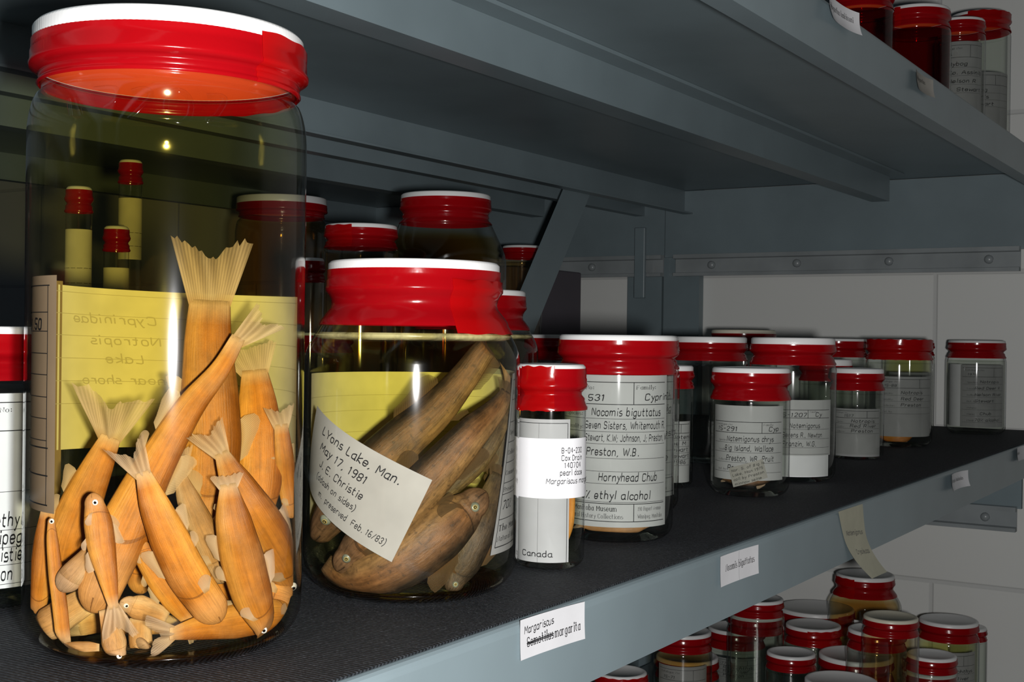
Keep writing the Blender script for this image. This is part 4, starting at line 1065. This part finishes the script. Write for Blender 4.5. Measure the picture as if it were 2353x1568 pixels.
def museum(jar, r, a0, w_, z0, h, pap, number, fam, rows, label, foot=True, kx=0.31, size=0.0040, names=None, numx=0.16, group=PG, ys=None, hd=0.0):
    hh = h - hd * 0.001
    k = h / 0.086
    X0, X1 = 0.003, w_ - 0.003
    ru = [(X0, hh - 0.004 * k, X1, hh - 0.004 * k, 0.0004), (X0, hh - 0.0165 * k, X1, hh - 0.0165 * k, 0.0004), (w_ * 0.68, hh - 0.004 * k, w_ * 0.68, hh - 0.0165 * k, 0.0004)]
    wrt = [(0.004 + w_ * 0.05, hh - 0.0082 * k, 0.0019 * k, 'Catalogue No:', 'serif'), (w_ * numx, hh - 0.0145 * k, size * 0.82, number, 'hand', 0, 1.15)]
    if fam: wrt += [(w_ * 0.70, hh - 0.0078 * k, 0.0020 * k, 'Family:', 'serif'), (w_ * 0.765, hh - 0.0140 * k, size * 0.85, fam, 'hand')]
    y = h - 0.0255 * k
    for i, row in enumerate(rows):
        tx, dy = row[0], (row[1] if len(row) > 1 else 0.0)
        xx = row[2] if len(row) > 2 else kx
        y -= dy * k
        if ys: y = h - ys[i] * 0.001
        if tx: wrt.append((w_ * xx, y + 0.0006, size * (row[3] if len(row) > 3 else 1.0), tx, 'hand', 0, row[4] if len(row) > 4 else 1.1))
        nm = (names or ['Species:', 'Locality:', 'Collector:', 'Det. by:', 'Nature:', 'Name:', 'Fluid:'])[i]
        wrt.append((X0 + w_ * 0.10, y + 0.0004, 0.0019 * k, nm, 'serif'))
        ru.append((X0, y - 0.0012 * k, X1, y - 0.0012 * k, 0.00022))
        y -= 0.0088 * k
    if foot:
        yb = 0.0133 * k
        ru += [(X0, yb, X1, yb, 0.0004), (X0, 0.0033 * k, X1, 0.0033 * k, 0.0004), (w_ * 0.69, 0.0033 * k, w_ * 0.69, yb, 0.0004)]
        wrt += [(w_ * 0.155, 0.0092 * k, 0.0026 * k, 'The Manitoba Museum', 'serif_bold', 0, 34), (w_ * 0.175, 0.0050 * k, 0.0022 * k, 'Natural History Collections', 'serif', 0, 36), (w_ * 0.72, 0.0095 * k, 0.0020 * k, '190 Rupert Avenue', 'serif', 0, 17), (w_ * 0.72, 0.0052 * k, 0.0020 * k, 'Winnipeg, Manitoba', 'serif', 0, 18)]
    o = paper(jar, on_cylinder(r, a0, w_, z0), 'paper_label', label, group=group, w=w_, h=h, paper=pap, rules=ru, writing=wrt, nx=40)
    return o
museum(JD, 0.0312, -0.17, 0.082, 0.0095, 0.0865, 'paper_grey', '15 - 531', 'Cyprinidae',
       [('Nocomis biguttatus', 0, 0.385, 1.0, 43), ('Seven Sisters, Whitemouth R.', 0, 0.332, 0.95, 52), ('Stewart, K.W; Johnson, J; Preston, W', 0, 0.332, 0.90, 54), ('Preston, W.B.', 0, 0.345, 1.0, 31), ('', 0), ('Hornyhead Chub', 0, 0.44, 1.0, 36), ('70% ethyl alcohol', 0, 0.27, 1.0, 45)],
       'large grey museum form inside the wide jar behind the small slim jar', ys=(23.6, 31.0, 38.0, 46.2, 53.6, 60.6, 71.0))
museum(JD2, 0.0336, -0.3, 0.110, 0.0120, 0.080, 'paper_grey', '15 - 530', 'Cypri', [('Nocomis big', 0, 0.5), ('Seven Sis', 0, 0.5), ('ted by Preston', 0, 0.5), ('', 0), ('near shore', 0, 0.5), ('Chub', 0, 0.5)], 'grey form at the right edge of the jar behind the wide labelled jar')
museum(JE, 0.0268, -0.12, 0.066, 0.0130, 0.0550, 'paper_grey', '15-291', 'Cyp', [('Natemigonus chrys', 0, 0.28, 1, 36), ('Big Island, Wallace', 0, 0.25, 1, 38), ('Preston, WB, Pruit', 0, 0.27, 1, 37), ('Preston, W.', 0, 0.29, 1, 28)], 'white-grey form in the short jar, curled, number at its corner', foot=False, size=0.0036, numx=0.13, ys=(26.8, 33.8, 41.3, 48.4), hd=9.5)
museum(JF, 0.0160, 0.10, 0.042, 0.0040, 0.0480, 'paper_grey', '15-564', '', [('Notemig', 0, 0.50), ('Kiche M', 0, 0.30), ('Stewart', 0, 0.34), ('Stewart', 0, 0.38), ('1 1986', 0, 0.42)], 'grey form in the narrow short jar', foot=False, size=0.0028, numx=0.17)
museum(JH, 0.0338, -0.05, 0.082, 0.0225, 0.0455, 'paper_grey', '15-1207', 'Cy', [('Notemigonus', 0, 0.50, 1, 26), ('Serens R., Newton', 0, 0.43, 1, 34), ('Franzin, W.G.', 0, 0.43, 1, 28), ('', 0)], 'grey form on the upper part of the paper in the taller clear jar', foot=False, size=0.0036, numx=0.40, ys=(23.3, 31.0, 38.2, 43.8), hd=6.0)
paper(JH, on_cylinder(0.0334, 0.05, 0.070, 0.0050), 'paper_label', 'white folded blank paper under the form in the taller clear jar', group=PG, w=0.070, h=0.0180, paper='paper_white')
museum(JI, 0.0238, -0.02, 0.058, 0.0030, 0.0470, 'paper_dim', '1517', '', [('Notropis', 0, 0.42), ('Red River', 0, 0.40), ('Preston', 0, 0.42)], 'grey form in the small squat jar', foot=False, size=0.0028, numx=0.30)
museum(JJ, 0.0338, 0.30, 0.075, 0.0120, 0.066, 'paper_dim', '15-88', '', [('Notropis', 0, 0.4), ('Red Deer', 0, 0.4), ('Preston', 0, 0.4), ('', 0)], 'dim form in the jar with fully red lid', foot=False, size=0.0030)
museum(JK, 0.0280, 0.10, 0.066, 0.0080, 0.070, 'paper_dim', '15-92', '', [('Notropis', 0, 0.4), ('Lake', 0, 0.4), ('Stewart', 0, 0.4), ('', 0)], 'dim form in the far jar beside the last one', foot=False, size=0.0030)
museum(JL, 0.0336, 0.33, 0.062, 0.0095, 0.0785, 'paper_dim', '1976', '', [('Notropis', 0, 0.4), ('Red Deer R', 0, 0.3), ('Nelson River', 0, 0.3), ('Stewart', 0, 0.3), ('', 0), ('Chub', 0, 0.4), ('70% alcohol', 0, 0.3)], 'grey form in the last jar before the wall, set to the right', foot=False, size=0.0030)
paper(JL, on_cylinder(0.0330, -0.98, 0.028, 0.0095), 'paper_label', 'white back of a paper at the left side of the last jar', group=PG, w=0.028, h=0.079, paper='paper_white')
museum(JT, 0.0338, 0.72, 0.085, 0.0095, 0.0815, 'paper_white', '', '', [('', 0), ('70% ethyl', 0, 0.165, 1.1, 22.5), ('Winnipeg', 0, 0.175, 1.1, 21.5), ('J. Christie', 0, 0.165, 1.1, 22.5), ('Preston', 0, 0.18, 1.1, 17)], 'white label in the jar at the left picture edge', foot=False, size=0.0046, ys=(40.0, 56.0, 63.3, 70.6, 78.6))
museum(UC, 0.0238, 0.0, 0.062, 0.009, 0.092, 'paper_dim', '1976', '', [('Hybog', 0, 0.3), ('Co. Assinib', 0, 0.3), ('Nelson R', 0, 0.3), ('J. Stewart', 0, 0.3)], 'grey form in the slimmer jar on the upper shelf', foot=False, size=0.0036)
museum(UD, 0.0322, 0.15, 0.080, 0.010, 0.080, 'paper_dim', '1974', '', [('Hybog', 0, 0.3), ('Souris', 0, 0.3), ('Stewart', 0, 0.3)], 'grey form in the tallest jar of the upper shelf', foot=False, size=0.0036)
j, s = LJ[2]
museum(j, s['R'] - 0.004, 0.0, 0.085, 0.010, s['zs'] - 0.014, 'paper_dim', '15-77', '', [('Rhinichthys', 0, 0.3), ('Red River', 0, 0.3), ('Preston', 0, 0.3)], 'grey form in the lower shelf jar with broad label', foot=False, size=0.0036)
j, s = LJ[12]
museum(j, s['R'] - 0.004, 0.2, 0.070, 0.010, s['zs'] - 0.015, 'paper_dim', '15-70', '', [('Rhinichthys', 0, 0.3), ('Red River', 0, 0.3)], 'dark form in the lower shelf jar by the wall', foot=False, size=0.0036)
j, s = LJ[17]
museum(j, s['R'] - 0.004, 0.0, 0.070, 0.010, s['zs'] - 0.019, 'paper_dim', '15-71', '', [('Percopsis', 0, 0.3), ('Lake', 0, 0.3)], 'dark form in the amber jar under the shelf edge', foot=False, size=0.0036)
j, s = LJ[11]
paper(j, on_cylinder(s['R'] - 0.003, 0.0, 0.026, 0.075), 'paper_label', 'small white paper in the tall round-shouldered lower jar', group=PG, w=0.026, h=0.045, paper='paper_white')
# note lying in the short jar
def note_map(x, y, off):
    ang = 0.30
    u = -0.012 + x * math.cos(ang) - y * math.sin(ang); v_ = 0.0075 + x * math.sin(ang) + y * math.cos(ang)
    a = u / 0.0276; r = 0.0276 + off
    return (r * math.sin(a), -r * math.cos(a), v_)
paper(JE, note_map, 'handwritten_note', 'small tilted note covered in writing at the bottom of the short jar', 'note', None, w=0.027, h=0.0145, paper='paper_card', writing=[(0.002, 0.011 - 0.0034 * k, 0.0017, t, 'hand') for k, t in enumerate(('Nor. S. of Big Is', 'Lake, Man 1975', 'coll by Preston', 'minnow seine'))])

# ------------------------------------------------------------------ stickers on the shelf fronts
YF = 0.2755
def lip_sticker(x, z, w_, h, label, writing, paper_='paper_white', name='shelf_label', ink='ink', curl=0.0008, skew=0.0, rules=(), outline=None):
    def fm(a, b, off):
        out = 0.0004 + curl * (abs(2 * a / w_ - 1) ** 2.5) + curl * 0.6 * (1 - b / h) ** 3 + off
        return (a, -out, b + skew * a)
    o = sheet(name, w_, h, fm, paper_, writing, rules, ink, 16, 8, None, (x, YF, wz(z)), 0.0, outline)
    tag(o, label, 'shelf label', 'paper labels stuck on the shelf edges')
    return o
lip_sticker(0.4462, -0.1347, 0.0552, 0.0167, 'white shelf label with a struck-out printed word and handwritten correction above', [(0.0035, 0.0105, 0.0030, 'Margariscus', 'hand', 0.02, 25), (0.0058, 0.0048, 0.0036, 'Semotilus', 'serif_bold', 0.0, 22.5), (0.0298, 0.0048, 0.0036, 'margarita', 'serif_bold', 0.0, 21.5)],
            skew=-0.03, rules=[(0.0054, 0.0062, 0.0286, 0.0066, 0.0005), (0.0056, 0.0057, 0.0284, 0.0059, 0.0004)])
lip_sticker(0.6573, -0.1385, 0.0575, 0.0170, 'white shelf label with two printed words, one fold line in its middle', [(0.0085, 0.0078, 0.0034, 'Nocomis biguttatus', 'serif_bold', 0.0, 43)], rules=[(0.0287, 0.0, 0.0287, 0.0168, 0.00012)], skew=-0.015)
lip_sticker(1.1833, -0.1372, 0.0650, 0.0148, 'small shelf label with one printed line near the far end of the middle shelf', [(0.012, 0.007, 0.0028, 'Notropis hudsonius', 'serif_bold', 0.0, 42)], curl=0.004)
lip_sticker(1.4935, -0.1342, 0.0550, 0.0150, 'farthest shelf label, at the right picture edge', [(0.010, 0.007, 0.0028, 'Notropis', 'serif_bold', 0.0, 0.8)], curl=0.003)
lip_sticker(0.8210, 0.2145, 0.0665, 0.0162, 'curled white label with one printed line on the upper shelf edge, nearer one', [(0.008, 0.0075, 0.0034, 'Hybognathus hankinsoni', 'serif_bold', 0.0, 50)], curl=0.004)
lip_sticker(1.0460, 0.2060, 0.0545, 0.0152, 'smaller label on the upper shelf edge, farther one', [(0.009, 0.0085, 0.0028, 'Hybognathus', 'serif_bold', 0.0, 0.85)], 'paper_card', curl=0.003)
def strip_map(x, y, off):
    t = 1 - y / 0.062
    s_ = x / 0.045
    tl, tr, bl, br = (0.868, -0.1200), (0.925, -0.1205), (0.919, -0.1735), (0.958, -0.1745)
    a = tl[0] * (1 - s_) + tr[0] * s_; b = bl[0] * (1 - s_) + br[0] * s_
    za = tl[1] * (1 - s_) + tr[1] * s_; zb = bl[1] * (1 - s_) + br[1] * s_
    sway = 0.006 * math.sin(t * PI) * -1
    X = a * (1 - t) + b * t + sway
    Zz = za * (1 - t) + zb * t
    out = 0.0005 + 0.010 * max(0, t - 0.35) ** 2 * 2.2
    return (X, YF - out - off, wz(Zz))
o = sheet('tape_strip', 0.045, 0.062, strip_map, 'masking_tape', [(0.006, 0.040, 0.0040, 'Notemigonus', 'hand', -0.1, 0.7), (0.012, 0.022, 0.0040, 'Crysoleucas', 'hand', -0.1, 0.62)], (), 'grey_ink', 10, 24)
tag(o, 'yellowish strip of tape with pencil writing hanging off the middle shelf edge', 'tape')
